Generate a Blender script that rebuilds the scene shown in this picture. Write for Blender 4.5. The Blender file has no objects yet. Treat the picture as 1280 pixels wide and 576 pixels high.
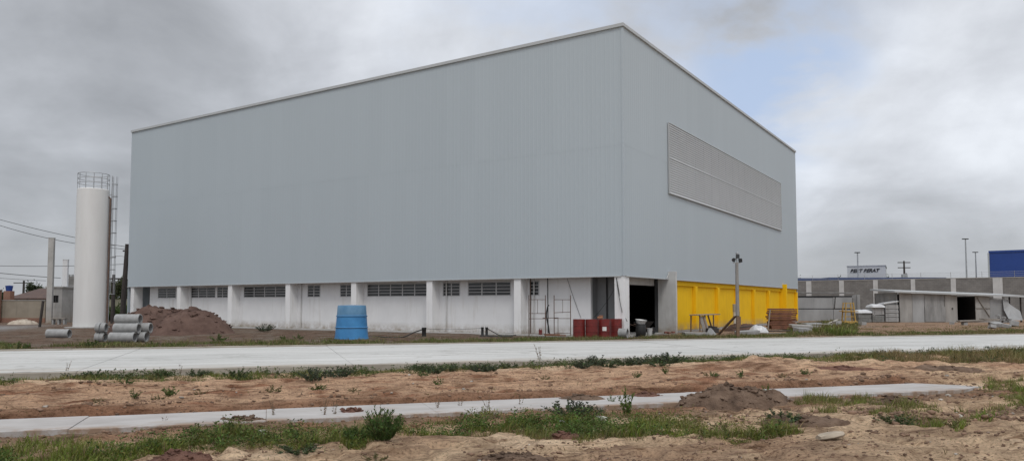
import bpy, math, random
import numpy as np
from mathutils import Vector, Matrix

rnd = random.Random(7)
S = bpy.context.scene
COL = S.collection
PI = math.pi

# ------------------------------------------------------------------ camera numbers (survey of the place)
F, PITCH, SH, H = 946.0, 0.0559, 39.06, 1.6
X0, Y0, TH = 5.4806, 36.8774, 0.5744

def ray(u, v):
    a = (u - 640) / F; b = -(v - 288 - SH) / F
    c, s = math.cos(PITCH), math.sin(PITCH)
    return (a, c - b * s, s + b * c)
def G(u, v, z=0.0):
    d = ray(u, v); t = (z - H) / d[2]
    return (d[0] * t, d[1] * t)
def W(u, v, Y):
    d = ray(u, v); t = Y / d[1]
    return Vector((d[0] * t, Y, H + d[2] * t))
ROADANG = math.atan2(0.306, 0.952)
E_ = (0.952, 0.306); N_ = (-0.306, 0.952)       # along the road / across it
def st(x, y): return x * E_[0] + y * E_[1], x * N_[0] + y * N_[1]
def xy(s, t): return s * E_[0] + t * N_[0], s * E_[1] + t * N_[1]

# ------------------------------------------------------------------ numpy value noise
_tab = np.random.RandomState(3).rand(256, 256)
def vnoise(x, y):
    xi = np.floor(x).astype(int); yi = np.floor(y).astype(int)
    fx = x - xi; fy = y - yi
    fx = fx * fx * (3 - 2 * fx); fy = fy * fy * (3 - 2 * fy)
    a = _tab[xi & 255, yi & 255]; b = _tab[(xi + 1) & 255, yi & 255]
    c = _tab[xi & 255, (yi + 1) & 255]; d = _tab[(xi + 1) & 255, (yi + 1) & 255]
    return (a * (1 - fx) + b * fx) * (1 - fy) + (c * (1 - fx) + d * fx) * fy
def fbm(x, y, o=4, g=0.5):
    r = 0; a = 1; n = 0
    for i in range(o):
        r = r + a * vnoise(x * 2 ** i + 17.3 * i, y * 2 ** i + 9.1 * i); n += a; a *= g
    return r / n
def sstep(a, b, x):
    t = np.clip((x - a) / (b - a), 0, 1); return t * t * (3 - 2 * t)

# ------------------------------------------------------------------ materials
def new_mat(name):
    m = bpy.data.materials.new(name); m.use_nodes = True
    nt = m.node_tree; b = nt.nodes['Principled BSDF']
    return m, nt, b
def noise_node(nt, scale, detail=4, rough=0.55, coord='Object', stretch=None):
    tc = nt.nodes.new('ShaderNodeTexCoord'); n = nt.nodes.new('ShaderNodeTexNoise')
    n.inputs['Scale'].default_value = scale; n.inputs['Detail'].default_value = detail
    n.inputs['Roughness'].default_value = rough
    if stretch:
        mp = nt.nodes.new('ShaderNodeMapping'); mp.inputs['Scale'].default_value = stretch
        nt.links.new(tc.outputs[coord], mp.inputs[0]); nt.links.new(mp.outputs[0], n.inputs['Vector'])
    else:
        nt.links.new(tc.outputs[coord], n.inputs['Vector'])
    return n
def ramp(nt, src, stops):
    r = nt.nodes.new('ShaderNodeValToRGB'); e = r.color_ramp.elements
    while len(e) < len(stops): e.new(0.5)
    for el, (p, c) in zip(e, stops):
        el.position = p; el.color = (*c, 1) if len(c) == 3 else c
    nt.links.new(src, r.inputs[0]); return r
def mixc(nt, f, a, b, mode='MIX'):
    m = nt.nodes.new('ShaderNodeMix'); m.data_type = 'RGBA'; m.blend_type = mode
    for s, v in ((m.inputs[0], f), (m.inputs[6], a), (m.inputs[7], b)):
        if hasattr(v, 'is_output'): nt.links.new(v, s)
        elif isinstance(v, (int, float)): s.default_value = v
        else: s.default_value = (*v, 1)
    return m.outputs[2]
def bump(nt, b, src, strength=0.3, dist=0.02):
    n = nt.nodes.new('ShaderNodeBump'); n.inputs['Strength'].default_value = strength
    n.inputs['Distance'].default_value = dist
    nt.links.new(src, n.inputs['Height']); nt.links.new(n.outputs[0], b.inputs['Normal'])
def mat(name, c1, c2=None, scale=3.0, rough=0.7, bmp=0.0, bscale=None, metal=0.0, stretch=None, detail=5, spec=0.5, dist=0.01):
    m, nt, b = new_mat(name)
    c2 = c2 or tuple(x * 0.8 for x in c1)
    n = noise_node(nt, scale, detail, 0.6, stretch=stretch)
    r = ramp(nt, n.outputs[0], [(0.3, c2), (0.68, c1)])
    nt.links.new(r.outputs[0], b.inputs['Base Color'])
    b.inputs['Roughness'].default_value = rough; b.inputs['Metallic'].default_value = metal
    b.inputs['Specular IOR Level'].default_value = spec
    if bmp:
        n2 = noise_node(nt, bscale or scale * 8, 5, 0.6); bump(nt, b, n2.outputs[0], bmp, dist)
    return m
def attr_mat(name, attr, rough=0.8, var=0.0, trans=0.0):
    m, nt, b = new_mat(name)
    a = nt.nodes.new('ShaderNodeAttribute'); a.attribute_name = attr
    nt.links.new(a.outputs['Color'], b.inputs['Base Color'])
    b.inputs['Roughness'].default_value = rough; b.inputs['Specular IOR Level'].default_value = 0.25
    if trans:
        t = nt.nodes.new('ShaderNodeBsdfTranslucent'); nt.links.new(a.outputs['Color'], t.inputs[0])
        mx = nt.nodes.new('ShaderNodeMixShader'); mx.inputs[0].default_value = trans
        out = nt.nodes['Material Output']
        nt.links.new(b.outputs[0], mx.inputs[1]); nt.links.new(t.outputs[0], mx.inputs[2]); nt.links.new(mx.outputs[0], out.inputs[0])
    return m

def cladding_mat(name, c, c2):
    """pre-painted steel: faint vertical rain streaks and slow sheet-to-sheet tone changes"""
    m, nt, b = new_mat(name)
    n1 = noise_node(nt, 1.0, 4, 0.6, stretch=(1.3, 1.3, 0.05))
    n2 = noise_node(nt, 1.0, 3, 0.5, stretch=(6, 6, 0.12))
    n3 = noise_node(nt, 0.12, 3, 0.5)
    f = nt.nodes.new('ShaderNodeMath'); f.operation = 'ADD'
    nt.links.new(n1.outputs[0], f.inputs[0]); nt.links.new(n2.outputs[0], f.inputs[1])
    f2 = nt.nodes.new('ShaderNodeMath'); f2.operation = 'ADD'
    nt.links.new(f.outputs[0], f2.inputs[0]); nt.links.new(n3.outputs[0], f2.inputs[1])
    f3 = nt.nodes.new('ShaderNodeMath'); f3.operation = 'MULTIPLY'; f3.inputs[1].default_value = 0.333
    nt.links.new(f2.outputs[0], f3.inputs[0])
    r = ramp(nt, f3.outputs[0], [(0.36, c2), (0.62, c)])
    tc = nt.nodes.new('ShaderNodeTexCoord'); sp = nt.nodes.new('ShaderNodeSeparateXYZ'); nt.links.new(tc.outputs['Object'], sp.inputs[0])
    ad = nt.nodes.new('ShaderNodeMath'); ad.operation = 'ADD'; nt.links.new(sp.outputs['X'], ad.inputs[0]); nt.links.new(sp.outputs['Y'], ad.inputs[1])
    fl = nt.nodes.new('ShaderNodeMath'); fl.operation = 'FLOOR'; nt.links.new(ad.outputs[0], fl.inputs[0])
    zf = nt.nodes.new('ShaderNodeMath'); zf.operation = 'MULTIPLY_ADD'; zf.inputs[1].default_value = .157; nt.links.new(sp.outputs['Z'], zf.inputs[0])
    zfl = nt.nodes.new('ShaderNodeMath'); zfl.operation = 'FLOOR'; nt.links.new(zf.outputs[0], zfl.inputs[0])
    cb = nt.nodes.new('ShaderNodeCombineXYZ'); nt.links.new(fl.outputs[0], cb.inputs[0]); nt.links.new(zfl.outputs[0], cb.inputs[1])
    wn = nt.nodes.new('ShaderNodeTexWhiteNoise'); wn.noise_dimensions = '2D'; nt.links.new(cb.outputs[0], wn.inputs['Vector'])
    wr = ramp(nt, wn.outputs['Value'], [(0, (.982, .983, .984)), (1, (1.01, 1.01, 1.01))])
    nt.links.new(mixc(nt, 1.0, r.outputs[0], wr.outputs[0], 'MULTIPLY'), b.inputs['Base Color'])
    b.inputs['Roughness'].default_value = 0.55; b.inputs['Specular IOR Level'].default_value = 0.35
    return m
def plaster_mat(name, c, c2, stain, base_z=0.25):
    """painted render: blotches, rain streaks, a splash zone of dirt at the foot"""
    m, nt, b = new_mat(name)
    n = noise_node(nt, 1.2, 5, 0.6); r = ramp(nt, n.outputs[0], [(0.3, c2), (0.65, c)])
    s = noise_node(nt, 1.0, 4, 0.6, stretch=(4, 4, 0.35))
    sr = ramp(nt, s.outputs[0], [(0.55, (0, 0, 0)), (0.8, (0.6, 0.6, 0.6))])
    c3 = mixc(nt, sr.outputs[0], r.outputs[0], stain)
    tc = nt.nodes.new('ShaderNodeTexCoord'); sp = nt.nodes.new('ShaderNodeSeparateXYZ')
    nt.links.new(tc.outputs['Object'], sp.inputs[0])
    mr = nt.nodes.new('ShaderNodeMapRange'); mr.inputs['From Min'].default_value = base_z + .3; mr.inputs['From Max'].default_value = 0.0
    nt.links.new(sp.outputs['Z'], mr.inputs[0])
    n4n = noise_node(nt, 2.2, 6, 0.68); n4 = ramp(nt, n4n.outputs[0], [(.36, (.15, .15, .15)), (.62, (1, 1, 1))])
    mm = nt.nodes.new('ShaderNodeMath'); mm.operation = 'MULTIPLY'
    nt.links.new(mr.outputs[0], mm.inputs[0]); nt.links.new(n4.outputs[0], mm.inputs[1])
    c5 = mixc(nt, mm.outputs[0], c3, (.30, .245, .185))
    nt.links.new(c5, b.inputs['Base Color'])
    b.inputs['Roughness'].default_value = 0.8; b.inputs['Specular IOR Level'].default_value = 0.3
    n5 = noise_node(nt, 25, 4, 0.6); bump(nt, b, n5.outputs[0], 0.15, 0.01)
    return m
def brick_mat(name, c1, c2, mortar, w=0.4, h=0.2, offx=0):
    m, nt, b = new_mat(name)
    tc = nt.nodes.new('ShaderNodeTexCoord'); sp = nt.nodes.new('ShaderNodeSeparateXYZ'); cb = nt.nodes.new('ShaderNodeCombineXYZ')
    nt.links.new(tc.outputs['Object'], sp.inputs[0])
    nt.links.new(sp.outputs['X'], cb.inputs['X']); nt.links.new(sp.outputs['Z'], cb.inputs['Y'])
    br = nt.nodes.new('ShaderNodeTexBrick'); nt.links.new(cb.outputs[0], br.inputs['Vector'])
    br.inputs['Scale'].default_value = 1; br.inputs['Brick Width'].default_value = w; br.inputs['Row Height'].default_value = h
    br.inputs['Mortar Size'].default_value = 0.012
    br.inputs['Color1'].default_value = (*c1, 1); br.inputs['Color2'].default_value = (*c2, 1); br.inputs['Mortar'].default_value = (*mortar, 1)
    n = noise_node(nt, 0.7, 5, 0.65); r = ramp(nt, n.outputs[0], [(0.3, (0.7, 0.7, 0.7)), (0.7, (1.1, 1.1, 1.1))])
    nt.links.new(mixc(nt, 1.0, br.outputs[0], r.outputs[0], 'MULTIPLY'), b.inputs['Base Color'])
    b.inputs['Roughness'].default_value = 0.9
    bump(nt, b, br.outputs['Fac'], -0.3, 0.01)
    return m
def dirt_mat(name, c1, c2, c3, scale=2.0):
    m, nt, b = new_mat(name)
    n = noise_node(nt, scale, 8, 0.65); r = ramp(nt, n.outputs[0], [(0.3, c3), (0.48, c2), (0.68, c1)])
    nt.links.new(r.outputs[0], b.inputs['Base Color'])
    b.inputs['Roughness'].default_value = 0.95; b.inputs['Specular IOR Level'].default_value = 0.15
    n2 = noise_node(nt, scale * 5, 8, 0.7); bump(nt, b, n2.outputs[0], 0.9, 0.08)
    return m

M = {}
M['clad'] = cladding_mat('cladding_paint', (0.425, 0.478, 0.512), (0.417, 0.469, 0.502))
M['coping'] = mat('coping_paint', (0.45, 0.465, 0.47), (0.41, 0.425, 0.43), 0.6, 0.5)
M['louver'] = mat('louver_paint', (0.56, 0.58, 0.59), (0.53, 0.55, 0.56), 0.6, 0.55)
M['louverback'] = mat('louver_mesh_backing', (0.46, 0.465, 0.47), None, 1, 0.8)
M['darkvoid'] = mat('dark_backing', (0.06, 0.062, 0.065), None, 1, 0.8)  # near black, stands in for the darkness of unlit insides
M['white'] = plaster_mat('white_render', (0.735, 0.735, 0.74), (0.68, 0.68, 0.685), (0.52, 0.495, 0.46))
M['column'] = plaster_mat('column_render', (0.80, 0.80, 0.80), (0.74, 0.74, 0.74), (0.56, 0.53, 0.49))
M['shaded_wall'] = plaster_mat('shaded_render', (0.26, 0.265, 0.27), (0.22, 0.225, 0.23), (0.3, 0.29, 0.28))  # shade of the recess put into the wall colour
M['fin'] = plaster_mat('bare_concrete', (0.58, 0.58, 0.57), (0.47, 0.47, 0.46), (0.32, 0.31, 0.29), 0.5)
M['yellow'] = plaster_mat('yellow_render', (0.87, 0.53, 0.006), (0.80, 0.475, 0.006), (0.62, 0.36, 0.012), 0.3)
M['soffit'] = mat('soffit', (0.40, 0.40, 0.40), (0.34, 0.34, 0.34), 1, 0.8)
M['wframe'] = mat('window_frame_paint', (0.50, 0.50, 0.50), (0.45, 0.45, 0.45), 3, 0.5)
M['glass'] = mat('louvre_glass', (0.035, 0.038, 0.042), (0.02, 0.022, 0.025), 2, 0.12)
M['roofmetal'] = mat('roof_sheet', (0.5, 0.52, 0.54), None, 0.5, 0.4)
M['tankwhite'] = mat('tank_paint', (0.72, 0.715, 0.70), (0.64, 0.63, 0.61), 0.7, 0.5, stretch=(2, 2, 0.25))
M['galv'] = mat('galvanised_steel', (0.45, 0.46, 0.47), (0.33, 0.34, 0.35), 5, 0.5, metal=0.5)
M['rust'] = mat('rusty_steel', (0.15, 0.09, 0.065), (0.085, 0.06, 0.05), 6, 0.75, 0.2)
M['black'] = mat('black_rubber_and_void', (0.022, 0.022, 0.022), (0.014, 0.014, 0.014), 8, 0.6)
M['concrete'] = mat('precast_concrete', (0.36, 0.36, 0.355), (0.23, 0.23, 0.225), 4, 0.85, 0.3, 40)
M['postconc'] = mat('concrete_post', (0.30, 0.285, 0.265), (0.20, 0.19, 0.18), 3, 0.85, 0.25, 40)
M['slabconc'] = mat('slab_concrete', (0.38, 0.37, 0.35), (0.27, 0.26, 0.245), 1.5, 0.9, 0.3, 30)
M['bluepoly'] = mat('blue_polyethylene', (0.055, 0.25, 0.52), (0.035, 0.18, 0.40), 1.8, 0.5, 0.1)
M['bluepoly_light'] = mat('sun_bleached_blue', (0.13, 0.27, 0.42), (0.07, 0.19, 0.33), 2.5, 0.55)
M['bluebldg'] = mat('blue_sheet', (0.016, 0.055, 0.26), (0.014, 0.048, 0.22), 0.3, 0.45)
M['blueroof'] = mat('blue_roof', (0.045, 0.075, 0.19), (0.035, 0.06, 0.15), 0.3, 0.5)
M['red'] = mat('red_drum_paint', (0.20, 0.020, 0.016), (0.11, 0.016, 0.014), 4, 0.45, 0.1)
M['paper'] = mat('white_label', (0.75, 0.74, 0.70), (0.66, 0.65, 0.62), 8, 0.7)
M['plastic_white'] = mat('white_plastic', (0.58, 0.58, 0.565), (0.46, 0.46, 0.45), 4, 0.4)
M['wood'] = mat('weathered_wood', (0.24, 0.155, 0.095), (0.13, 0.085, 0.055), 5, 0.8, 0.3, stretch=(1, 1, 6))
M['redwood'] = mat('brown_lumber', (0.24, 0.105, 0.06), (0.12, 0.055, 0.035), 6, 0.8, 0.3)
M['darkwood'] = mat('dark_pole_wood', (0.055, 0.045, 0.04), (0.03, 0.026, 0.024), 4, 0.85, 0.2)
M['greywood'] = mat('grey_wood', (0.30, 0.27, 0.235), (0.19, 0.17, 0.15), 6, 0.85, 0.3)
M['sheet'] = mat('zinc_sheet', (0.38, 0.385, 0.385), (0.26, 0.262, 0.262), 0.8, 0.45, stretch=(1, 1, 0.4))
M['sheet_dirty'] = mat('dull_sheet', (0.33, 0.328, 0.32), (0.19, 0.188, 0.184), 1.2, 0.6, stretch=(2, 2, 0.5))
M['eps'] = mat('panel_bundle', (0.25, 0.255, 0.245), (0.13, 0.132, 0.125), 2, 0.7)
M['eps_light'] = mat('pale_panel', (0.40, 0.40, 0.395), (0.28, 0.28, 0.275), 2, 0.7)
M['wrap'] = mat('plastic_wrap', (0.62, 0.625, 0.63), (0.48, 0.485, 0.49), 3, 0.3, 0.4, 12)
M['craneyellow'] = mat('yellow_tan_paint', (0.52, 0.33, 0.07), (0.33, 0.22, 0.08), 6, 0.6)
M['block'] = brick_mat('concrete_block', (0.235, 0.225, 0.212), (0.20, 0.191, 0.18), (0.165, 0.158, 0.15))
M['beigewall'] = plaster_mat('beige_render', (0.31, 0.27, 0.215), (0.25, 0.215, 0.17), (0.16, 0.14, 0.11), 0.6)
M['brickred'] = brick_mat('red_brick', (0.30, 0.12, 0.07), (0.24, 0.10, 0.06), (0.28, 0.22, 0.18), 0.22, 0.08)
M['tile'] = mat('clay_roof_tile', (0.115, 0.07, 0.055), (0.07, 0.048, 0.042), 2, 0.85, 0.4, 8)
M['oldwhite'] = plaster_mat('stained_white', (0.46, 0.445, 0.425), (0.34, 0.33, 0.31), (0.2, 0.18, 0.16), 0.8)
M['greenwall'] = plaster_mat('mossy_wall', (0.27, 0.26, 0.19), (0.2, 0.2, 0.14), (0.1, 0.1, 0.07), 0.6)
M['signpanel'] = mat('pale_sign', (0.50, 0.51, 0.53), (0.48, 0.49, 0.51), 0.3, 0.6)
M['signtext'] = mat('sign_letters', (0.018, 0.018, 0.022), None, 2, 0.6)
M['earth'] = dirt_mat('dug_earth', (0.155, 0.100, 0.080), (0.108, 0.068, 0.055), (0.045, 0.028, 0.022), 0.9)
M['earth_near'] = dirt_mat('dark_loam', (0.255, 0.178, 0.128), (0.175, 0.118, 0.084), (0.08, 0.054, 0.04), 4.0)
M['earth_red'] = dirt_mat('red_loam', (0.26, 0.145, 0.105), (0.19, 0.10, 0.075), (0.10, 0.058, 0.045), 5.0)
M['palesand'] = dirt_mat('pale_sand', (0.55, 0.48, 0.40), (0.48, 0.41, 0.33), (0.40, 0.33, 0.26), 2.0)
M['clod'] = attr_mat('soil_clod', 'tint', 0.95)
M['leaf'] = attr_mat('leaf', 'tint', 0.7, trans=0.18)
M['stone'] = mat('pale_stone', (0.55, 0.53, 0.48), (0.42, 0.40, 0.36), 9, 0.9, 0.5, 40)
M['plank'] = mat('old_plank', (0.46, 0.39, 0.30), (0.26, 0.215, 0.165), 4, 0.9, 0.5, 30, stretch=(1, 8, 8))
M['lens'] = mat('lamp_glass', (0.06, 0.065, 0.07), None, 4, 0.15)

# ------------------------------------------------------------------ mesh building
class MB:
    def __init__(s): s.v = []; s.f = []; s.mi = []
    def add(s, vs, fs, mi=0):
        o = len(s.v); s.v += [tuple(p) for p in vs]; s.f += [tuple(i + o for i in f) for f in fs]; s.mi += [mi] * len(fs)
        return s
    def box(s, x0, x1, y0, y1, z0, z1, mi=0, T=None):
        vs = [(x0, y0, z0), (x1, y0, z0), (x1, y1, z0), (x0, y1, z0), (x0, y0, z1), (x1, y0, z1), (x1, y1, z1), (x0, y1, z1)]
        if T is not None: vs = [T @ Vector(p) for p in vs]
        return s.add(vs, [(0, 3, 2, 1), (4, 5, 6, 7), (0, 1, 5, 4), (1, 2, 6, 5), (2, 3, 7, 6), (3, 0, 4, 7)], mi)
    def cbox(s, c, size, rot=(0, 0, 0), mi=0):
        from mathutils import Euler
        T = Matrix.Translation(c) @ Euler(rot).to_matrix().to_4x4()
        x, y, z = (k / 2 for k in size)
        return s.box(-x, x, -y, y, -z, z, mi, T)
    def bar(s, a, b, w, d=None, mi=0):
        """rectangular bar from a to b"""
        a = Vector(a); b = Vector(b); d = d or w; ax = (b - a).normalized()
        up = Vector((0, 0, 1)) if abs(ax.z) < 0.95 else Vector((0, 1, 0))
        sx = ax.cross(up).normalized(); sy = sx.cross(ax)
        vs = [p + sx * i * w / 2 + sy * j * d / 2 for p in (a, b) for i, j in ((-1, -1), (1, -1), (1, 1), (-1, 1))]
        return s.add(vs, [(0, 1, 2, 3), (7, 6, 5, 4), (0, 4, 5, 1), (1, 5, 6, 2), (2, 6, 7, 3), (3, 7, 4, 0)], mi)
    def tube(s, pts, r, n=8, mi=0, cap=True):
        pts = [Vector(p) for p in pts]; rr = r if isinstance(r, (list, tuple)) else [r] * len(pts)
        vs = []; fs = []
        for i, p in enumerate(pts):
            ax = (pts[min(i + 1, len(pts) - 1)] - pts[max(i - 1, 0)]).normalized()
            up = Vector((0, 0, 1)) if abs(ax.z) < 0.9 else Vector((1, 0, 0))
            sx = ax.cross(up).normalized(); sy = sx.cross(ax)
            for k in range(n):
                a = 2 * PI * k / n; vs.append(p + (sx * math.cos(a) + sy * math.sin(a)) * rr[i])
        for i in range(len(pts) - 1):
            for k in range(n):
                fs.append((i * n + k, i * n + (k + 1) % n, (i + 1) * n + (k + 1) % n, (i + 1) * n + k))
        if cap: fs += [tuple(range(n))[::-1], tuple(range((len(pts) - 1) * n, len(pts) * n))]
        return s.add(vs, fs, mi)
    def lathe(s, prof, n=32, mi=0, T=None, cap0=True, cap1=True):
        vs = []; fs = []
        for r, z in prof:
            for k in range(n):
                a = 2 * PI * k / n; vs.append(Vector((r * math.cos(a), r * math.sin(a), z)))
        if T is not None: vs = [T @ p for p in vs]
        for i in range(len(prof) - 1):
            for k in range(n):
                fs.append((i * n + k, i * n + (k + 1) % n, (i + 1) * n + (k + 1) % n, (i + 1) * n + k))
        if cap0: fs.append(tuple(range(n))[::-1])
        if cap1: fs.append(tuple(range((len(prof) - 1) * n, len(prof) * n)))
        return s.add(vs, fs, mi)
    def ring(s, c, R, r, n=24, m=6, a0=0, a1=2 * PI, mi=0):
        k = n if a1 - a0 > 2 * PI - 1e-3 else n
        pts = [(c[0] + R * math.cos(a0 + (a1 - a0) * i / k), c[1] + R * math.sin(a0 + (a1 - a0) * i / k), c[2]) for i in range(k + 1)]
        return s.tube(pts, r, m, mi, False)
    def build(s, name, m, parent=None, smooth=False, bevel=0.0, loc=None, rot=None):
        me = bpy.data.meshes.new(name); me.from_pydata(s.v, [], s.f)
        for x in (m if isinstance(m, (list, tuple)) else [m]): me.materials.append(x)
        if any(s.mi): me.polygons.foreach_set('material_index', s.mi)
        me.update()
        if smooth:
            me.polygons.foreach_set('use_smooth', [True] * len(me.polygons))
            try: me.set_sharp_from_angle(angle=math.radians(35))
            except Exception: pass
        o = bpy.data.objects.new(name, me); COL.objects.link(o)
        if parent: o.parent = parent
        if loc is not None: o.location = loc
        if rot is not None: o.rotation_euler = rot
        if bevel:
            b = o.modifiers.new('bevel', 'BEVEL'); b.width = bevel; b.segments = 2; b.limit_method = 'ANGLE'
        return o
def tag(o, label=None, cat=None, group=None, kind=None):
    if label: o['label'] = label
    if cat: o['category'] = cat
    if group: o['group'] = group
    if kind: o['kind'] = kind
    elif cat: o['kind'] = 'thing'
    return o
def thing(name, label, cat, loc=(0, 0, 0), rz=0.0, group=None):
    o = bpy.data.objects.new(name, None); COL.objects.link(o); o.empty_display_size = 0.2
    o.location = loc; o.rotation_euler = (0, 0, rz); return tag(o, label, cat, group)
def dup(o, loc=None, rz=None, label=None, scale=None):
    def rec(a, par):
        c = a.copy(); COL.objects.link(c); c.parent = par
        for ch in list(a.children): rec(ch, c)
        return c
    c = rec(o, None)
    if loc is not None: c.location = loc
    if rz is not None: c.rotation_euler = (c.rotation_euler.x, c.rotation_euler.y, rz)
    if scale is not None: c.scale = scale if hasattr(scale, '__len__') else (scale,) * 3
    if label: c['label'] = label
    return c

# ------------------------------------------------------------------ GROUND
ROAD_Z = 0.13
ROAD_T0, ROAD_T1 = 18.9, 27.75
PATH_T0, PATH_T1 = 11.0, 12.2
BR = (math.sin(TH), math.cos(TH)); BL = (-math.cos(TH), math.sin(TH))
def bld(x, y): return (x - X0) * BR[0] + (y - Y0) * BR[1], (x - X0) * BL[0] + (y - Y0) * BL[1]
def height(x, y):
    x = np.asarray(x, float); y = np.asarray(y, float)
    s = x * E_[0] + y * E_[1]; t = x * N_[0] + y * N_[1]
    n1 = fbm(s * .35, t * .5, 3) - .5; n2 = fbm(s * 1.6 + 5, t * 2.0, 4) - .5; n3 = fbm(s * 6, t * 8 + 3, 3) - .5
    wob = 0.10 * (fbm(s * 1.3, t * .2 + 4, 3) - .5)
    endr = sstep(16.0, 14.3, s)
    near = sstep(60, 30, np.abs(s)) * sstep(60, 45, t) * sstep(-30, 0, t)
    h = near * (0.10 * n1 + 0.04 * n2 + 0.034 * n3)
    # footprint-like dents and clods in the sandy foreground
    fg = sstep(11.2, 10.0, t) * near
    h += fg * (0.035 * n2 - 0.055 * sstep(.60, .70, vnoise(s * 3.1, t * 3.4)) + 0.03 * sstep(.65, .8, vnoise(s * 5.3 + 9, t * 6.1)))
    # bank of red soil between path and road, cut steeply along the path
    wob = 0.10 * (fbm(s * 1.3, t * .2 + 4, 3) - .5)
    endr = sstep(16.0, 14.3, s)
    bank = sstep(PATH_T1 + 0.02 + wob * .5, PATH_T1 + 0.17 + wob, t) * sstep(18.6, 16.6, t) * (0.35 + 0.65 * endr)
    h += near * bank * (0.10 + 0.05 * n2)
    # ripples (rake and tyre ridges)
    red = sstep(12.3, 12.8, t) * sstep(18, 17, t) * near
    h += red * (0.055 * np.abs(fbm(s * 1.1 + 3, t * 4.5, 4) - .5) * 4 - .03)
    # crumbly spoil along the lower edge of the path
    sp = sstep(9.9, 10.5, t) * sstep(11.0 + wob, 10.7 + wob, t) * near
    h += sp * (0.0 + 0.11 * np.maximum(fbm(s * .9 + 40, t * .9, 4) - .47, 0) * 2)
    # keep clear of slabs
    pz = sstep(10.6 + wob, 10.95 + wob * .6, t) * sstep(12.5, 12.2, t) * endr
    h = h * (1 - near * pz) - near * 0.06 * pz
    flat = sstep(18.5, 19.0, t) * sstep(28.0, 27.6, t)
    h = h * (1 - flat) - 0.03 * flat
    ramp_end = (1 - endr) * sstep(10.5, 11.2, t) * sstep(13.5, 12.4, t) * near
    h += ramp_end * (0.07 + 0.12 * n2)
    # rough spoil at the right between path end and verge
    rr = sstep(8, 13, s) * sstep(13.5, 15, t) * sstep(18.3, 17, t) * near
    h += rr * (0.20 * np.maximum(fbm(s * .8 + 11, t * 1.3, 4) - .45, 0) * 2)
    # building pad
    bx = (x - X0) * BR[0] + (y - Y0) * BR[1]; by = (x - X0) * BL[0] + (y - Y0) * BL[1]
    pad = sstep(-1.4, -.9, bx) * sstep(-1.4, -.9, by) * sstep(45, 44, by) * sstep(40, 39, bx)
    h = h * (1 - pad) - 0.03 * pad
    far = sstep(28, 29, t)
    h += far * near * (0.10 * (fbm(s * .5, t * .5 + 8, 3) - .45)) * (1 - pad)
    return h
def hz(x, y): return float(height(np.array([x]), np.array([y]))[0])

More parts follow.
